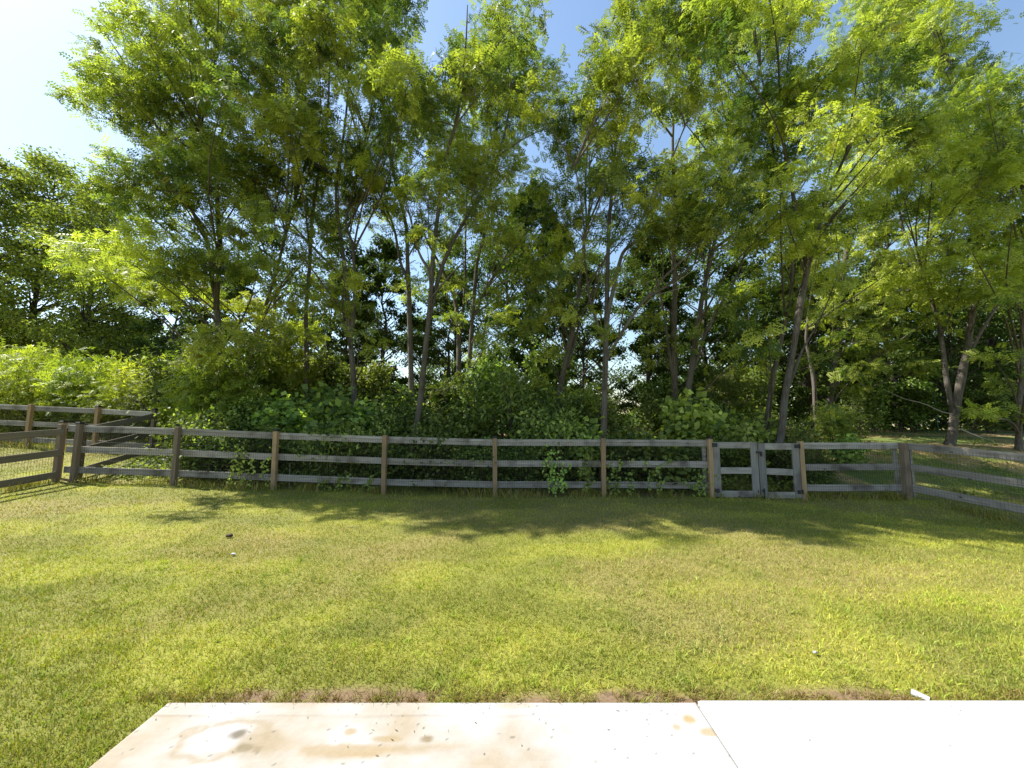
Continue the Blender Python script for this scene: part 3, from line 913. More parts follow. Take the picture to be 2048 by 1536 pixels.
# extra layers: px, py, half-width px, half-height px, tree index, brightness
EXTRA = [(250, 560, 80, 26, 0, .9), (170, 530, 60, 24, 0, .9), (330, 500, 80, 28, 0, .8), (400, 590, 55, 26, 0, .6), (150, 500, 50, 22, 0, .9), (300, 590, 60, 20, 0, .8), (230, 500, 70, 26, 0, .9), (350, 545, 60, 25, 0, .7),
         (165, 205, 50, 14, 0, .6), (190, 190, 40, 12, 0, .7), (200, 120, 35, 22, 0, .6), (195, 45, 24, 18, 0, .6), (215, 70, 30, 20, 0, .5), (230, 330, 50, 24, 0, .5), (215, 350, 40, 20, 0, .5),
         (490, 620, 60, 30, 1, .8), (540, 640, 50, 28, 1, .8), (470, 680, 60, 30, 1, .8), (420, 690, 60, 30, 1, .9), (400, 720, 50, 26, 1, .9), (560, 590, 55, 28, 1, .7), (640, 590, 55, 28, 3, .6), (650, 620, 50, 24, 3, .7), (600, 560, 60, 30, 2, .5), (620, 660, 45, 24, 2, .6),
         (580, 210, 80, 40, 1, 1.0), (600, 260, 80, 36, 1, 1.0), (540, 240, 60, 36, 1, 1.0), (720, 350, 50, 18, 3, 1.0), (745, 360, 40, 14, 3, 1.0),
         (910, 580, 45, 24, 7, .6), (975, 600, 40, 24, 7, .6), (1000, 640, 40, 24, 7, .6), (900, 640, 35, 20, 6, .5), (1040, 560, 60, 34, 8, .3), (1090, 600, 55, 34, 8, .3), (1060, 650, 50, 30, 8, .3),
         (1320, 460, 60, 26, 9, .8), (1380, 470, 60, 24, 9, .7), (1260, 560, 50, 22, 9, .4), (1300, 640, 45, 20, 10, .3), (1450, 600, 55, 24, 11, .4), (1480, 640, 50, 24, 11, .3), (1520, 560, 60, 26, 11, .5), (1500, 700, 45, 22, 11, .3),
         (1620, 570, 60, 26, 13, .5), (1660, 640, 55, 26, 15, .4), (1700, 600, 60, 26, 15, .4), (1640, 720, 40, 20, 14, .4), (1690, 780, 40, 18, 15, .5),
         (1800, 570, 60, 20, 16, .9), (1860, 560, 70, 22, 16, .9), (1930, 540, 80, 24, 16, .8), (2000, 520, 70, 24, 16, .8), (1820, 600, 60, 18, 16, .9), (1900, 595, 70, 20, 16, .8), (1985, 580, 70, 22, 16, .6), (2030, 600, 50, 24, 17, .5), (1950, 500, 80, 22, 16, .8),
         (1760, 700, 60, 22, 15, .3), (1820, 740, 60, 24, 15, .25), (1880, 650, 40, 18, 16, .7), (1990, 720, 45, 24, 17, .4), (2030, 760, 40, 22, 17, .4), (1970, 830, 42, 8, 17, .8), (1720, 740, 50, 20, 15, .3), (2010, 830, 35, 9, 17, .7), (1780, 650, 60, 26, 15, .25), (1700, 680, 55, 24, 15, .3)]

tree_nodes = []     # per tree: list of resampled stem paths (world)
def depth_drift(k, py, seed):
    h = max(0.0, (850 - py) / 850)
    return math.sin(seed * 2.3 + k * 1.7) * 1.1 * h
for ti, (D, r0, stems, label) in enumerate(TREES):
    paths = []
    for k, st in enumerate(stems):
        P = []
        for (px, py) in st:
            P.append(pix(px, py, D + depth_drift(k, py, ti) - (depth_drift(k, st[0][1], ti) if k else 0) + (depth_drift(0, st[0][1], ti) if k else 0)))
        P = np.array(P)
        if k == 0:
            x, y = P[0][0], P[0][1]
            P = np.vstack([[x - (P[1][0] - x) * 0.2, y, tz(x, y) - 0.12], P]) if P[0][2] > tz(x, y) + 0.15 else np.vstack([[x, y, tz(x, y) - 0.12], P[1:]])
        paths.append(smooth_path(P, max(8, len(P) * 3)))
    tree_nodes.append(paths)

pads = [[] for _ in TREES]   # (centre, rx, rz, bright)
def main_stem_px(ti):
    return [p for st in TREES[ti][2] for p in st]
STEMPX = [np.array(main_stem_px(i), float) for i in range(len(TREES))]
placed = []
tries = 0
while len(placed) < 470 and tries < 60000:
    tries += 1
    px, py = random.uniform(110, 2100), random.uniform(-60, 620)
    if not inside(CANOPY, px, py): continue
    if any((px - gx_) ** 2 + ((py - gy_) * 1.3) ** 2 < (gr_ + 26) ** 2 for gx_, gy_, gr_ in GAPS): continue
    if py > 340 and random.random() < (py - 340) / 260: continue
    # spread the layers out
    near = sum(1 for q in placed if abs(q[0] - px) < 55 and abs(q[1] - py) < 32)
    if near > 2: continue
    dist = [np.min(np.hypot((S[:, 0] - px), (S[:, 1] - py) * 0.8 - 20)) for S in STEMPX]
    order = np.argsort(dist)[:3]
    dm = float(min(dist))
    if random.random() > math.exp(-(dm / 95) ** 2) + 0.12: continue
    ti = int(random.choices(list(order), weights=[1 / (dist[o] + 25) ** 1.5 for o in order])[0])
    placed.append((px, py, random.uniform(46, 92) * (0.8 if py > 420 else 1), random.uniform(30, 54) * (0.75 if py > 420 else 1), ti, random.choice([random.uniform(0.0, 0.35), random.uniform(0.3, 0.7), random.uniform(0.65, 1.0)])))
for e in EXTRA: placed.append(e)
# small low sprays along the stems, between the crowns and the thicket
low = 0
while low < 45:
    px, py = random.uniform(440, 1720), random.uniform(440, 730)
    dist = [np.min(np.hypot((S[:, 0] - px), (S[:, 1] - py))) for S in STEMPX]
    if min(dist) > 75 or any((px - gx_) ** 2 + (py - gy_) ** 2 < 45 ** 2 for gx_, gy_ in ((1255, 770), (880, 660), (800, 500))): continue
    placed.append((px, py, random.uniform(24, 46), random.uniform(14, 24), int(np.argmin(dist)), random.uniform(0.2, 0.9)))
    low += 1

def pad_world(e):
    px, py, hw, hh, ti, br = e
    D = TREES[ti][0]
    Y = D + random.gauss(0, 1.1) - 0.75
    Y = max(Y, 7.9)
    c = pix(px, py, Y)
    return c, hw * Y / F, max(hh * 1.25, 18) * Y / F, br
for e in placed:
    pads[e[4]].append(pad_world(e))
# layers outside the picture: the row goes on beyond both edges and the back of each crown
BARK_SIDES = 8
TREE_GROUP = 'front row of locust trees behind the fence'
for ti, (D, r0, stems, label) in enumerate(TREES):
    base = tree_nodes[ti][0][0]
    T = thing('locust_tree', label, 'tree', (float(base[0]), float(base[1]), float(base[2])), 0, TREE_GROUP)
    O = np.array(base)
    for k, P in enumerate(tree_nodes[ti]):
        n = len(P)
        t = np.linspace(0, 1, n)
        rb = r0 if k == 0 else r0 * (0.62 if len(stems[k]) > 6 else 0.42)
        rad = rb * (1 - t) ** 0.75 * 0.88 + 0.012
        if k == 0:
            rad[0] *= 1.35; rad[1] *= 1.12
        tb = Tubes(BARK_SIDES)
        tb.add(P - O, rad, lump=0.08)
        obj('trunk' if k == 0 else 'limb', tb.mesh('trunk'), M_BARK, T)
    br = Tubes(4)
    V, PP, CC = [], [], []; kk = 0
    allp = np.concatenate([p[2:] for p in tree_nodes[ti]])
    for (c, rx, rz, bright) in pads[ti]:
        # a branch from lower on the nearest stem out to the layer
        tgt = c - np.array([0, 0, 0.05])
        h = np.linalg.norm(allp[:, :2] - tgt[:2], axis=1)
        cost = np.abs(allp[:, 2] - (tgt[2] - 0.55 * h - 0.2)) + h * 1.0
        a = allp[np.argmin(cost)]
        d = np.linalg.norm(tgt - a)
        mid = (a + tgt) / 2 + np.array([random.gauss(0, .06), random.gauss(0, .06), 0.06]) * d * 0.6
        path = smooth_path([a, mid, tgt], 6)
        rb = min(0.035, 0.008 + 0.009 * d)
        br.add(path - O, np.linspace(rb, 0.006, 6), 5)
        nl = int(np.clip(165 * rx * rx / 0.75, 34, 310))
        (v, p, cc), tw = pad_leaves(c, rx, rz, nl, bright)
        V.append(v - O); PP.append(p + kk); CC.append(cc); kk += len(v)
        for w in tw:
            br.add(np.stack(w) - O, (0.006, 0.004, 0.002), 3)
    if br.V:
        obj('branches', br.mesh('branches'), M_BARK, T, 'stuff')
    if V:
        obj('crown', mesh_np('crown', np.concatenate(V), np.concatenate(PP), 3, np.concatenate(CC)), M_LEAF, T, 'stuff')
    if ti == 16:
        for pts, r in (([(1770, 780), (1810, 798), (1847, 807), (1880, 822), (1904, 828)], 0.018), ([(1720, 455), (1780, 440), (1830, 415), (1880, 395)], 0.016), ([(1860, 505), (1900, 495), (1950, 485)], 0.018)):
            q = np.array([pix(a, b_, 12.2) for a, b_ in pts])[::-1]
            tb = Tubes(5); tb.add(smooth_path(q, 10) - O, np.linspace(r, 0.005, 10), lump=.1)
            obj('dead_branch', tb.mesh('dead_branch'), M_DEAD, T)
    if ti == 15:
        for pts, r in (([(1670, 700), (1640, 725), (1600, 740)], 0.014), ([(1672, 690), (1630, 712), (1590, 708)], 0.012), ([(1680, 730), (1720, 765), (1750, 790)], 0.014)):
            q = np.array([pix(a, b_, 14.2) for a, b_ in pts])
            tb = Tubes(5); tb.add(smooth_path(q, 10) - O, np.linspace(r, 0.004, 10), lump=.1)
            obj('dead_branch', tb.mesh('dead_branch'), M_DEAD, T)
    if ti == 10:
        for pts, r in (([(1345, 570), (1380, 545), (1450, 500), (1520, 450)], 0.014), ([(1262, 640), (1300, 600), (1330, 585), (1390, 570)], 0.012)):
            q = np.array([pix(a, b_, 11.6) for a, b_ in pts])
            tb = Tubes(5); tb.add(smooth_path(q, 10) - O, np.linspace(r, 0.004, 10), lump=.1)
            obj('dead_branch', tb.mesh('dead_branch'), M_DEAD, T)

# ------------------------------------------------------------------ background trees (broadleaf, denser, darker)
BG_A = np.array([0.026, 0.050, 0.013]); BG_B = np.array([0.115, 0.165, 0.032])
def make_far_tree(seed, H, W, base_h, nclump, per, leaf, lit_gain=1.0):
    global rng
    rng = np.random.default_rng(1000 + seed)
    tb = Tubes(8)
    wig = np.cumsum(rng.normal(0, 0.12, (9, 2)), 0)
    hs = np.linspace(0, H * 0.9, 9)
    P = np.stack([wig[:, 0], wig[:, 1], hs], -1); P[0, :2] = 0
    path = smooth_path(P, 20)
    path[0, 2] = -0.3
    tb.add(path, np.linspace(0.17, 0.02, 20) * H / 13, lump=.08)
    lb = Tubes(5)
    V, PP, CC = [], [], []; k = 0
    for i in range(nclump):
        t = base_h + (1 - base_h) * rng.uniform(0, 1) ** 0.85
        prof = math.sin(math.pi * min(1, max(0.06, (t - base_h * 0.7) / (1.04 - base_h * 0.7)) ** 0.8)) ** 0.6
        az = rng.uniform(0, 2 * math.pi); rr = W * prof * math.sqrt(rng.uniform(0.05, 1))
        ax = np.array([np.interp(t * H, path[:, 2], path[:, j]) for j in (0, 1)])
        c = np.array([ax[0] + rr * math.cos(az), ax[1] + rr * math.sin(az), t * H])
        s = np.array([np.interp(max(0.2, t * H - 0.5 * rr - 0.3), path[:, 2], path[:, j]) for j in range(3)])
        lb.add(smooth_path([s, (s + c) / 2 + np.array([0, 0, .1 * rr]), c], 5), np.linspace(0.012 + 0.016 * rr, 0.006, 5), 4)
        n = per
        cr = np.array([0.75, 0.75, 0.42]) * rng.uniform(0.65, 1.25) * W / 3.0
        pos = c + unit(rng.normal(0, 1, (n, 3))) * (rng.uniform(0, 1, (n, 1)) ** 0.45) * cr
        D = unit(rng.normal(0, 1, (n, 3)) + (pos - c) * 0.8 + np.array([0, 0, -0.35]))
        N_ = unit(rng.normal(0, 0.4, (n, 3)) + np.array([0, 0, 0.6]) + unit((pos - c) / cr) * 0.8)
        col = BG_A + (BG_B - BG_A) * np.clip(rng.normal(0.5, 0.3, n), 0, 1)[:, None]
        col = col * (np.array([1.35, 1.05, 1.0]) * lit_gain if lit_gain != 1 else 1)  # sunlight on the far left crowns painted in as lighter, warmer leaf colour
        L = rng.uniform(0.7, 1.3, n) * leaf
        v, p, cc = simple_leaf(pos, D, N_, L, L * 0.6, col)
        V.append(v); PP.append(p + k); CC.append(cc); k += len(v)
    return tb.mesh('trunk'), lb.mesh('branches'), mesh_np('crown', np.concatenate(V), np.concatenate(PP), 3, np.concatenate(CC))

FAR = [make_far_tree(0, 13, 3.0, 0.08, 95, 120, 0.16), make_far_tree(1, 11, 2.6, 0.10, 75, 120, 0.15), make_far_tree(2, 8, 3.0, 0.03, 100, 130, 0.16), make_far_tree(3, 8.5, 1.6, 0.03, 85, 150, 0.14), make_far_tree(4, 15, 3.5, 0.25, 150, 150, 0.17, 2.3)]
for a, b_, c in FAR:
    a.materials.append(M_BARKD); b_.materials.append(M_BARKD); c.materials.append(M_FAR)
def far_tree(px, D, kind, scale, rz, label, sz=1.0, name='broadleaf_tree'):
    x = xat(px, D, 700)
    t = thing(name, label, 'tree', (x, D, tz(x, D) - 0.02), rz, 'darker trees in the wood behind the locusts')
    t.scale = (scale, scale, scale * sz)
    for nm, me in zip(('trunk', 'branches', 'crown'), FAR[kind]):
        o = obj(nm, me, None, t)
        if nm != 'trunk': o['kind'] = 'stuff'
    return t
FT = [
 (-70, 21, 4, 1.0, 0.3, 'broad olive tree cut off by the left edge of the view'),
 (45, 22, 4, 1.06, 1.2, 'round topped olive green tree at the far left skyline'),
 (165, 20, 4, 0.88, 2.2, 'olive tree behind the bright bushes at the left, with a bare grey trunk'),
 (255, 24, 2, 0.85, 0.7, 'low dark tree behind the bright bushes, right of the bare grey trunk'),
 (345, 20, 3, 1.0, 3.7, 'dark narrow tree just left of the slim dark forked locust'),
 (530, 19, 1, 0.9, 4.1, 'dark tree filling the gap behind the thin leaning locust stem'),
 (655, 17, 1, 0.85, 5.2, 'dark tree with a low horizontal limb behind the fourth post'),
 (775, 16.5, 3, 0.95, 0.9, 'ivy clad dark column of a tree left of the straight grey brown locust'),
 (905, 20, 1, 0.9, 2.9, 'dim tree far behind the pale Y locust'),
 (1068, 15.5, 3, 1.15, 2.0, 'dark leafy column filling the gap between the fifth and sixth posts'),
 (1030, 17.5, 1, 0.9, 1.0, 'dark tree behind the right slanting branch at the fifth post'),
 (1295, 16.5, 3, 0.95, 5.0, 'dark thin trunked tree left of the thick upright locust'),
 (1400, 17.5, 1, 0.95, 3.3, 'dark tree behind the locust that curves right'),
 (1480, 16, 3, 0.85, 4.0, 'low dark tree above the left gate leaf'),
 (1620, 18, 1, 1.0, 0.2, 'dark tree behind the pale forked locust at the gate'),
 (1735, 18.5, 2, 0.95, 1.9, 'low branching dark tree above the short fence right of the gate'),
 (1815, 20, 0, 1.0, 2.7, 'dark tree left of the big forked trunk on the bank'),
 (1880, 17.5, 2, 0.8, 0.4, 'low dark tree directly behind the big forked trunk'),
 (1975, 19, 0, 0.95, 4.4, 'dark tree between the big forked trunk and the right edge'),
 (2075, 17, 2, 0.95, 5.5, 'dark low tree at the right edge of the wood'),

 (420, 17.5, 3, 0.95, 2.4, 'dark narrow tree just behind the slim dark forked locust'),
 (590, 21, 2, 0.8, 1.4, 'low dim tree behind the straight ivy speckled locust'),
 (725, 22, 2, 0.85, 3.0, 'low dim tree right of the fourth post, far back'),
 (850, 23, 2, 0.8, 4.9, 'low dim tree far behind the straight grey brown locust'),
 (965, 24, 0, 0.9, 0.5, 'dim tall tree far behind the fifth post'),
 (1130, 21, 1, 1.0, 1.7, 'dim tree behind the right leaning bare based locust'),
 (1210, 25, 0, 0.95, 3.8, 'dim tall tree far behind the sixth post'),
 (1350, 20, 0, 0.95, 1.1, 'dim tall tree behind the thick upright locust'),
 (1440, 23, 2, 0.95, 2.2, 'low dim tree far behind the seventh post'),
 (1550, 20, 2, 0.9, 5.9, 'low dark tree far behind the gate'),
 (1670, 22, 0, 1.0, 3.1, 'tall dark tree behind the stout ash grey trunk'),
 (1780, 16.5, 3, 0.9, 1.5, 'narrow dark tree behind the bank, left of the green stake'),
 (1930, 22, 2, 1.0, 2.6, 'low dark tree deep in the wood at the right'),
 (480, 15.5, 3, 0.8, 0.6, 'small dark tree filling the gap right of the slim dark forked locust'),
 (700, 15.5, 3, 0.75, 2.1, 'small dark tree hidden behind the two stemmed locust'),
 (890, 16.5, 3, 0.8, 4.2, 'small dark tree right of the pale Y locust'),
 (1175, 17, 3, 0.85, 0.8, 'small dark tree behind the bare based leaning locust, near the sixth post'),
 (1335, 15.5, 3, 0.85, 3.5, 'small dark tree right behind the thick upright locust'),
 (1600, 15.5, 3, 0.85, 2.9, 'small dark tree right behind the pale forked locust'),
 (2020, 23, 2, 1.05, 0.1, 'low dark tree deep in the wood near the right edge'),
]
for px, D, k, s, r, lab in FT:
    far_tree(px, D, k, s, r, lab)

# ------------------------------------------------------------------ shrubs
SH_A = np.array([0.058, 0.095, 0.026]); SH_B = np.array([0.320, 0.390, 0.095])
def make_shrub(seed, R, H, n, leaf, asp, pin=False, ca=SH_A, cb=SH_B, nst=15):
    global rng
    rng = np.random.default_rng(2000 + seed)
    tb = Tubes(4)
    V, PP, CC = [], [], []; k = 0
    tips = []
    for i in range(nst):
        az = rng.uniform(0, 2 * math.pi); q = R * math.sqrt(rng.uniform(0.02, 1)) * 0.85
        tip = np.array([q * math.cos(az), q * math.sin(az), H * rng.uniform(0.55, 1.0) * (1 - 0.35 * (q / R) ** 2)])
        a = np.array([tip[0] * 0.2, tip[1] * 0.2, -0.15])
        path = smooth_path([a, a * 0.4 + tip * 0.6 + np.array([-.1 * tip[0], -.1 * tip[1], .1 * H]), tip], 7)
        tb.add(path, np.linspace(0.016, 0.004, 7))
        tips.append(path)
    per = n // nst
    for path in tips:
        s = rng.uniform(0.15, 1.0, per)
        pos = np.stack([np.interp(s, np.linspace(0, 1, 7), path[:, j]) for j in range(3)], -1)
        spread = R * 0.23 * (1.15 - 0.5 * s)[:, None]
        pos = pos + rng.normal(0, 1, (per, 3)) * spread * np.array([1, 1, 0.7])
        pos[:, 2] = np.abs(pos[:, 2]) + 0.02
        out = pos.copy(); out[:, 2] = 0
        D = unit(unit(out) * 0.7 + rng.normal(0, 0.7, (per, 3)) + np.array([0, 0, -0.15]))
        N_ = unit(np.array([0, 0, 0.7]) + rng.normal(0, 0.4, (per, 3)) + unit(out) * 0.7)
        col = ca + (cb - ca) * np.clip(rng.normal(0.45, 0.35, per), 0, 1.3)[:, None]
        L = rng.uniform(0.65, 1.3, per) * leaf
        if pin:
            v, p, cc = pinnate(pos, D, N_, L, col)
        else:
            v, p, cc = simple_leaf(pos, D, N_, L, L * asp, col)
        V.append(v); PP.append(p + k); CC.append(cc); k += len(v)
    return tb.mesh('stems'), mesh_np('foliage', np.concatenate(V), np.concatenate(PP), 3, np.concatenate(CC))
BR_A = np.array([0.17, 0.22, 0.034]); BR_B = np.array([0.35, 0.38, 0.055])
SHR = [make_shrub(0, 0.9, 1.6, 2300, 0.085, 0.62), make_shrub(1, 0.9, 1.4, 1300, 0.15, 0.75), make_shrub(2, 0.95, 1.8, 2000, 0.12, 0.35), make_shrub(3, 0.75, 1.2, 2400, 0.07, 0.65),
       make_shrub(4, 0.95, 1.5, 1300, 0.15, 0.8, ca=SH_A * 1.3, cb=SH_B * 1.3)]
BRI = [make_shrub(10, 1.1, 2.3, 1300, 0.26, 0, True, BR_A, BR_B, 11), make_shrub(11, 1.0, 2.0, 4200, 0.12, 0.26, False, BR_A, BR_B * 0.95, 14), make_shrub(12, 1.15, 2.1, 1300, 0.24, 0, True, BR_A * 0.9, BR_B, 11)]
for a, c in SHR + BRI:
    a.materials.append(M_BARKD); c.materials.append(M_SHRUB)
def shrub(x, y, meshes, sc, rz, label, group, sz=1.0, name='shrub', cat='shrub'):
    t = thing(name, label, cat, (x, y, tz(x, y)), rz, group)
    t.scale = (sc, sc, sc * sz)
    obj('stems', meshes[0], None, t, 'stuff')
    obj('foliage', meshes[1], None, t, 'stuff')
    return t

BAYS = [(152, 352, 'first'), (352, 551, 'second'), (551, 769, 'third'), (769, 991, 'fourth'), (991, 1207, 'fifth'), (1207, 1421, 'sixth')]
PROF_X = [150, 330, 400, 480, 560, 650, 750, 850, 950, 1050, 1150, 1230, 1300, 1400, 1500, 1600, 1700, 1760]
PROF_Y = [800, 770, 740, 770, 785, 790, 800, 825, 785, 765, 780, 815, 815, 805, 810, 850, 875, 890]
def top_scale(px, Y, ytop, H):
    x = xat(px, Y, 860); z = pix(px, ytop, Y)[2]
    return x, max(0.45, (z - tz(x, Y)) / H)
HS = [1.6, 1.4, 1.7, 1.2, 1.5]
srand = random.Random(5)
ROWS = [('front row', 9.55, 62), ('middle row', 10.6, 6), ('back row', 12.4, -22)]
POSW = ['left', 'middle', 'right']
for (x0, x1, bn) in BAYS:
    for rn, Y, dy in ROWS:
        for k in range(3):
            px = x0 + (k + 0.5) / 3 * (x1 - x0) + srand.uniform(-22, 22)
            if px < 400 and Y < 12 or px < 330: continue
            m = srand.choice([0, 1, 2, 3, 4, 2])
            yy = Y + srand.uniform(-.25, .3)
            x, s = top_scale(px, yy, np.interp(px, PROF_X, PROF_Y) + dy + srand.uniform(-50, 45), HS[m])
            tone = {0: 'dark small leaved', 1: 'dark broad leaved', 2: 'narrow leaved', 3: 'fine leaved', 4: 'mid green broad leaved'}[m]
            s = min(s, 1.75)
            shrub(x, yy, SHR[m], max(0.85, s ** 0.7), srand.uniform(0, 6.28), f'{tone} shrub, {POSW[k]} in the {rn} behind the {bn} fence bay', 'thicket behind the fence', s / max(0.85, s ** 0.7))
for k, (px, Y, yt, m, lab) in enumerate([
    (1440, 9.75, 850, 0, 'dark shrub seen through the left gate leaf'), (1500, 10.3, 835, 1, 'broad leaved shrub behind the meeting stiles of the gate'),
    (1560, 9.8, 868, 3, 'small dark shrub seen through the right gate leaf'), (1590, 11.2, 830, 2, 'feathery shrub behind the right gate leaf, farther back'),
    (1640, 9.7, 900, 0, 'low shrub behind the short fence, next to the gate post'), (1685, 10.6, 868, 4, 'mid green shrub at the right end of the thicket'),
    (1450, 11.6, 800, 2, 'taller shrub behind the gate, near the seventh post'), (1530, 12.2, 812, 4, 'leafy shrub between the two leaning locusts at the gate'),
    (1690, 12.6, 790, 2, 'young leafy sapling shrub on the bank right of the gate'), (1620, 9.6, 940, 3, 'low weeds like shrub under the first bay right of the gate')]):
    x, s = top_scale(px, Y, yt, HS[m])
    shrub(x, Y, SHR[m], max(0.6, min(1.3, s ** 0.7)), k * 1.3, lab, 'thicket behind the fence', s / max(0.6, min(1.3, s ** 0.7)))
# bright bushes at the left, beyond the neighbouring yard
BB = [(-60, 13.4, 690, 0), (30, 13.0, 700, 2), (95, 14.5, 680, 0), (160, 13.2, 705, 2), (225, 14.6, 700, 1), (290, 13.6, 712, 1), (345, 14.8, 705, 1), (60, 12.7, 758, 1), (150, 12.7, 762, 2), (240, 12.6, 765, 2), (320, 12.9, 755, 0), (385, 12.9, 690, 0), (415, 11.9, 735, 2), (375, 11.9, 785, 2), (430, 10.9, 800, 0), (460, 11.3, 730, 2), (10, 16.0, 672, 0), (-10, 12.7, 765, 2)]
WORDS = ['feathery bright bush cut by the left edge, second row', 'feathery bright bush near the left edge', 'tallest feathery bright bush at the left, in the back row', 'feathery bright bush above the second fence post from the left',
         'upright bright weed clump with pointed tips, back row', 'upright bright weed clump above the far fence corner', 'upright bright weed clump next to the slim dark forked trunk', 'low bright weeds right behind the far left post',
         'low feathery bush between the two far left posts', 'low feathery bush behind the capped far post', 'feathery bush right behind the far fence corner post', 'tall feathery bush at the foot of the slim dark forked trunk',
         'feathery bush in front of the slim dark forked trunk', 'feathery bush right of the far fence corner post', 'feathery bush behind the second post of the long fence', 'feathery bush right of the slim dark forked trunk', 'farthest feathery bush at the left edge', 'low feathery bush behind the rail at the left edge']
for k, ((px, Y, yt, m), lab) in enumerate(zip(BB, WORDS)):
    H = [2.3, 2.0, 2.1][m]
    H = 2.2 if k < 2 else H
    x, s = top_scale(px, Y, yt, H)
    w = max(0.75, min(1.4, s ** 0.8))
    shrub(x, Y, BRI[m], w, k * 0.9, lab, 'bright bushes at the left', s / w, 'bush', 'bush')

# the far edge of the wood, one leafy mass low on the horizon
rng = np.random.default_rng(77)
n = 42000
px = rng.uniform(-400, 2450, n); Y = rng.uniform(26, 34, n)
x = (px - 1024) / F * Y
prof = np.interp(px, [-400, 330, 420, 1150, 1230, 1300, 1380, 1640, 1720, 2450], [640, 650, 755, 775, 800, 795, 750, 730, 690, 690]) + 40 * (fbm(x, x * 0, 3.0, 600) - 0.5) + 40 * np.exp(-((px - 1255) / 50) ** 2)
ztop = EYE + (845 - prof) / F * Y
zb = terrain(x, Y) - 0.5
pos = np.stack([x, Y, zb + (ztop - zb) * rng.uniform(0, 1, n) ** 0.8], -1)
L = rng.uniform(0.3, 0.6, n)
V, P, C = simple_leaf(pos, rand_dir(n), unit(np.array([0, 0, 1.0]) + rng.normal(0, .7, (n, 3))), L, L * 0.7, BG_A + (BG_B - BG_A) * rng.uniform(0, 1, (n, 1)))
dw = obj('distant_wood', mesh_np('distant_wood', V, P, 3, C), M_FAR)
dw['kind'] = 'stuff'; dw['label'] = 'low leafy edge of the far wood along the horizon'; dw['category'] = 'wood'

# young locust saplings rising out of the thicket
SAP = [make_shrub(20, 0.85, 2.7, 620, 0.27, 0, True, LOC_A * 0.9, LOC_B * 0.75, 9), make_shrub(21, 0.95, 2.5, 620, 0.25, 0, True, LOC_A * 0.9, LOC_B * 0.65, 9), make_shrub(22, 0.8, 2.6, 2600, 0.12, 0.6, False, SH_A, SH_B, 10)]
for a, c in SAP:
    a.materials.append(M_BARKD); c.materials.append(M_SHRUB)
for k, (px, Y, yt, m, lab) in enumerate([
    (492, 12.2, 655, 0, 'feathery sapling beside the thin right leaning stem'), (575, 13.0, 660, 1, 'feathery sapling left of the ivy speckled locust'),
    (655, 13.2, 690, 2, 'leafy sapling between the ivy speckled and the two stemmed locust'), (745, 13.5, 700, 2, 'leafy sapling right of the two stemmed locust'),
    (900, 12.6, 730, 0, 'feathery sapling right of the pale Y locust'), (985, 12.8, 690, 2, 'leafy sapling right behind the fifth post'),
    (1052, 12.0, 715, 0, 'feathery sapling in the middle of the fifth bay'), (1090, 13.6, 660, 2, 'tall leafy sapling left of the bare based leaning locust'),
    (1165, 11.6, 745, 1, 'feathery sapling between the leaning locust and the sixth post'), (1320, 12.9, 735, 2, 'leafy sapling left of the thick upright locust'),
    (1440, 12.8, 700, 1, 'feathery sapling right of the curving locust'), (1510, 13.4, 705, 2, 'leafy sapling above the gate, left of the slender leaning locust'),
    (1665, 11.4, 790, 0, 'feathery sapling right of the gate'), (1745, 15.5, 740, 2, 'leafy sapling at the back of the bank, right of the stout grey trunk'),
    (1830, 16.0, 735, 2, 'leafy sapling at the back of the bank, left of the green stake'), (1985, 15.5, 760, 2, 'leafy sapling at the back of the bank near the right edge')]):
    H = [2.7, 2.5, 2.6][m]
    H = 2.2 if k < 2 else H
    x, s = top_scale(px, Y, yt, H)
    w = max(0.7, min(1.3, s ** 0.8))
    shrub(x, Y, BRI[2 * (k % 2)] if k < 2 else SAP[m], w, k * 1.1, lab, 'saplings in the thicket', s / w, 'sapling', 'sapling')

# ground ivy and low leaves under the thicket
rng = np.random.default_rng(99)
n = 30000
x = rng.uniform(-9.6, 17, n); y = 8.95 + np.abs(rng.normal(0, 1, n)) * 1.9
d = fbm(x, y, 0.9, 500)
keep = rng.uniform(0, 1, n) < np.where(x < 7.3, np.clip((d - 0.2) * 3, 0.1, 1), np.clip((d - 0.5) * 2.2, 0, 0.5))
x, y = x[keep], y[keep]; n = len(x)
pos = np.stack([x, y, terrain(x, y) + rng.uniform(0.01, 0.28, n) * np.where(x < 7.3, 1, 0.25)], -1)
L = rng.uniform(0.05, 0.12, n)
V, P, C = simple_leaf(pos, rand_dir(n), unit(np.array([0, 0, 1.0]) + rng.normal(0, .4, (n, 3))), L, L * 0.65, (SH_A + (SH_B - SH_A) * rng.uniform(0, 1, (n, 1))) * 1.1)
gcv = obj('ground_cover', mesh_np('ground_cover', V, P, 3, C), M_SHRUB)
gcv['kind'] = 'stuff'; gcv['label'] = 'low leafy ground cover under the thicket behind the fence'; gcv['category'] = 'ground cover'

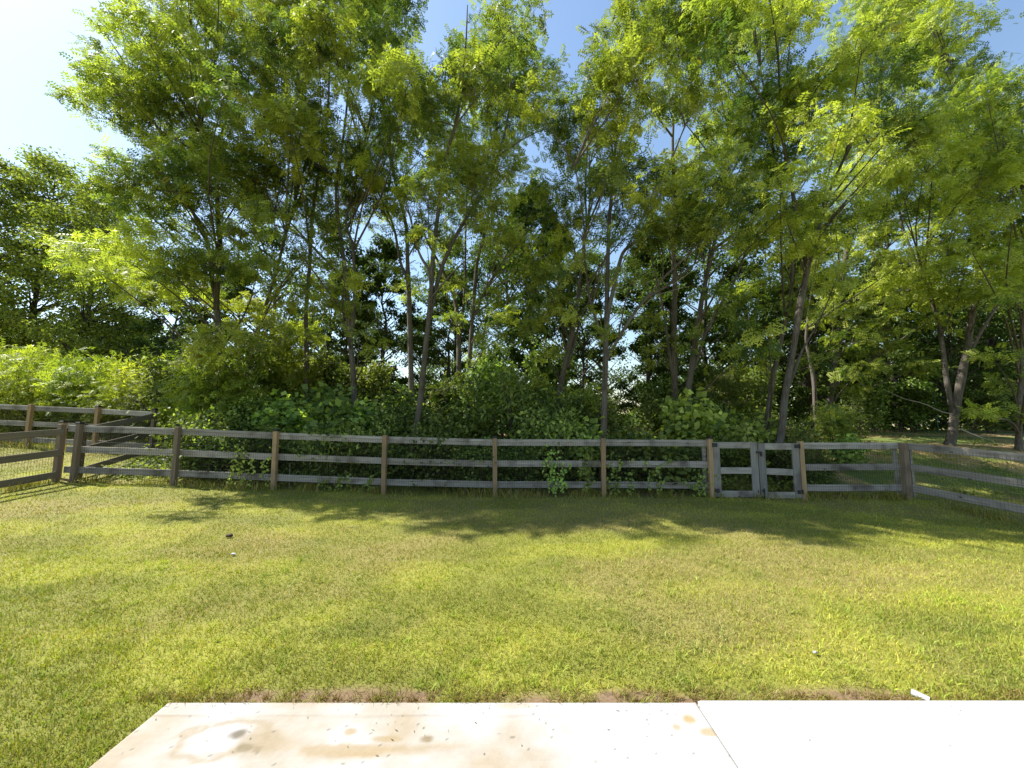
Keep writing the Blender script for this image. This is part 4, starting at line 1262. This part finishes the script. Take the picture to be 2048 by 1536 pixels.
# ------------------------------------------------------------------ vines on the wire
def vine(px0, px1, y_low, y_top, n, lab, bright):
    xa, xb = xat(px0, FY, 930), xat(px1, FY, 930)
    root = thing('climbing_vine', lab, 'vine', ((xa + xb) / 2, FY - 0.02, tz((xa + xb) / 2, FY)), 0, 'vines climbing the front fence')
    O = np.array([(xa + xb) / 2, FY - 0.02, tz((xa + xb) / 2, FY)])
    tb = Tubes(3); V, PP, CC = [], [], []; k = 0
    for i in range(n):
        x = random.uniform(xa, xb)
        z0 = tz(x, FY); zt = pix(px0, random.uniform(y_top, (y_top + y_low) / 2), FY)[2]
        pts = np.array([[x + random.gauss(0, .03) * j, FY + 0.03 + random.gauss(0, .012), z0 + (zt - z0) * j / 5] for j in range(6)])
        path = smooth_path(pts, 14)
        tb.add(path - O, np.linspace(0.004, 0.002, 14))
        m = 26
        s = rng.uniform(0.1, 1, m)
        pos = np.stack([np.interp(s, np.linspace(0, 1, 14), path[:, j]) for j in range(3)], -1) + rng.normal(0, .02, (m, 3))
        pos[:, 1] -= 0.02
        L = rng.uniform(0.04, 0.085, m)
        D = unit(rng.normal(0, 1, (m, 3)) + np.array([0, -0.5, -0.5])); N_ = unit(np.array([0, -0.8, 0.5]) + rng.normal(0, .4, (m, 3)))
        v, p, c = simple_leaf(pos - O, D, N_, L, L * .8, (SH_B * bright) * rng.uniform(.6, 1.3, (m, 1)))
        V.append(v); PP.append(p + k); CC.append(c); k += len(v)
    obj('stems', tb.mesh('stems'), M_BARKD, root, 'stuff')
    obj('leaves', mesh_np('leaves', np.concatenate(V), np.concatenate(PP), 3, np.concatenate(CC)), M_SHRUB, root, 'stuff')
vine(1168, 1182, 985, 888, 4, 'single bright vine climbing the wire just left of the sixth post', 1.5)
vine(1095, 1150, 985, 884, 9, 'vines with yellowing tips on the wire in the fifth fence bay', 1.2)
vine(1215, 1340, 985, 895, 10, 'loose vines on the wire in the sixth fence bay', 1.0)
vine(1380, 1425, 995, 935, 8, 'weedy vine around the left gate post', 1.2)
vine(455, 540, 985, 880, 8, 'weeds and vines climbing the wire in the second fence bay', 1.0)
vine(600, 740, 985, 940, 6, 'low vines on the wire in the third fence bay', 1.0)

# dry clippings and crumbs scattered on the concrete
rng = np.random.default_rng(321)
n = 110
x = np.where(rng.uniform(0, 1, n) < 0.7, rng.uniform(SL_X0 + 0.02, SL_XM, n), rng.uniform(SL_XM, 3.4, n)); y = SL_Y1 - np.abs(rng.normal(0, 0.25, n)) - 0.01
ok = (x < 1.1) | (rng.uniform(0, 1, n) < 0.4)
x, y = x[ok], y[ok]; n = len(x)
zt = np.where(x > SL_XM, 0.012, 0.0) + 0.003
L = rng.uniform(0.006, 0.03, n)
a = rng.uniform(0, 6.28, n)
D = np.stack([np.cos(a), np.sin(a), rng.uniform(0, .12, n)], -1)
V, P, C = simple_leaf(np.stack([x, y, zt], -1), D, np.tile([[0, 0, 1.0]], (n, 1)), L, rng.uniform(0.0015, 0.005, n), np.where((rng.uniform(0, 1, n) < .5)[:, None], SOIL * 0.5, np.array([0.12, 0.12, 0.04])) * rng.uniform(.6, 1.3, (n, 1)))
cl = obj('grass_clippings', mesh_np('grass_clippings', V, P, 3, C), M_GRASS)
cl['kind'] = 'stuff'; cl['label'] = 'dry grass clippings and crumbs scattered on the concrete'; cl['category'] = 'clippings'

# ------------------------------------------------------------------ small things
def lump(name, px, py, r, mat, label, cat, sq=(1, 1, .5), seed=1):
    p = pix(px, py, 1.0) - np.array([0, 0, EYE]); t = EYE / -p[2]
    x, y = p[0] * t, p[1] * t
    bm = bmesh.new(); bmesh.ops.create_icosphere(bm, subdivisions=2, radius=r)
    rr = random.Random(seed)
    for v in bm.verts:
        v.co *= 1 + rr.uniform(-.22, .22); v.co.x *= sq[0]; v.co.y *= sq[1]; v.co.z *= sq[2]
    me = bpy.data.meshes.new(name); bm.to_mesh(me); bm.free()
    o = obj(name, me, mat); o.location = (x, y, tz(x, y) + 0.022 + r * sq[2] * 0.4)
    return tag(o, label, cat)
lump('paper_scrap', 466, 1116, 0.02, M_WHITE, 'small white crumpled scrap lying on the lawn at the left', 'litter', (1.3, 1, .6), 3)
lump('dirt_clod', 458, 1079, 0.04, M_CLOD, 'dark clod on the lawn, just beyond the white scrap', 'clod', (1.1, .8, .6), 4)
lump('stone', 1630, 1306, 0.012, M_STONE, 'small pale stone in the grass towards the right', 'stone', (1.2, 1, .7), 5)
# white drain pipe end by the new slab
tb = Tubes(12)
p0 = np.array([2.455, 2.54, 0.0]); p1 = np.array([2.50, 2.478, -0.008])
tb.add([p0, p0 * .5 + p1 * .5, p1], [0.02, 0.02, 0.02]); tb.add([p1, p0], [0.016, 0.016])
o = obj('drain_pipe', tb.mesh('drain_pipe'), M_WHITE)
tag(o, 'short white plastic pipe end at the edge of the new slab, right', 'pipe')
# sticks
for pts, r, lab in (([(664, 962), (676, 978)], 0.008, 'pale broken stick leaning against the wire left of the fourth post'), ([(580, 926), (580, 946)], 0.006, 'thin upright stake seen through the wire right of the third post')):
    q = np.array([pix(a, b_, FY + 0.16) for a, b_ in pts]); 
    q[1][2] = tz(q[1][0], q[1][1]) - 0.02 if pts[0][0] == 580 else q[1][2]
    tb = Tubes(5); tb.add(smooth_path(q, 4), np.linspace(r, r * .8, 4))
    tag(obj('stick', tb.mesh('stick'), M_DEAD), lab, 'stick')
# fallen limb and green stake on the bank
q = np.array([[xat(1918, 13.5, 840), 13.5, 0], [xat(1945, 13.4, 845), 13.4, 0], [xat(1975, 13.2, 852), 13.2, 0]])
for i in range(3): q[i][2] = tz(q[i][0], q[i][1]) + (0.35, 0.16, 0.02)[i]
tb = Tubes(6); tb.add(smooth_path(q, 8), np.linspace(0.03, 0.015, 8), lump=.1)
tag(obj('fallen_branch', tb.mesh('fallen_branch'), M_DEAD), 'pale fallen branch lying on the bank right of the big forked trunk', 'branch')
xs_ = xat(1874, 16, 840)
bm = bmesh.new(); bm_box(bm, (0, 0, 0.6), (0.035, 0.03, 1.4), 0.004); bm_box(bm, (0, 0.02, 0.6), (0.01, 0.03, 1.4))
me = bpy.data.meshes.new('stake'); bm.to_mesh(me); bm.free()
o = obj('stake', me, plain_mat('green_paint', (0.03, 0.11, 0.07))); o.location = (xs_, 16, tz(xs_, 16))
tag(o, 'green metal stake in front of the dark wood, left of the big forked trunk', 'stake')
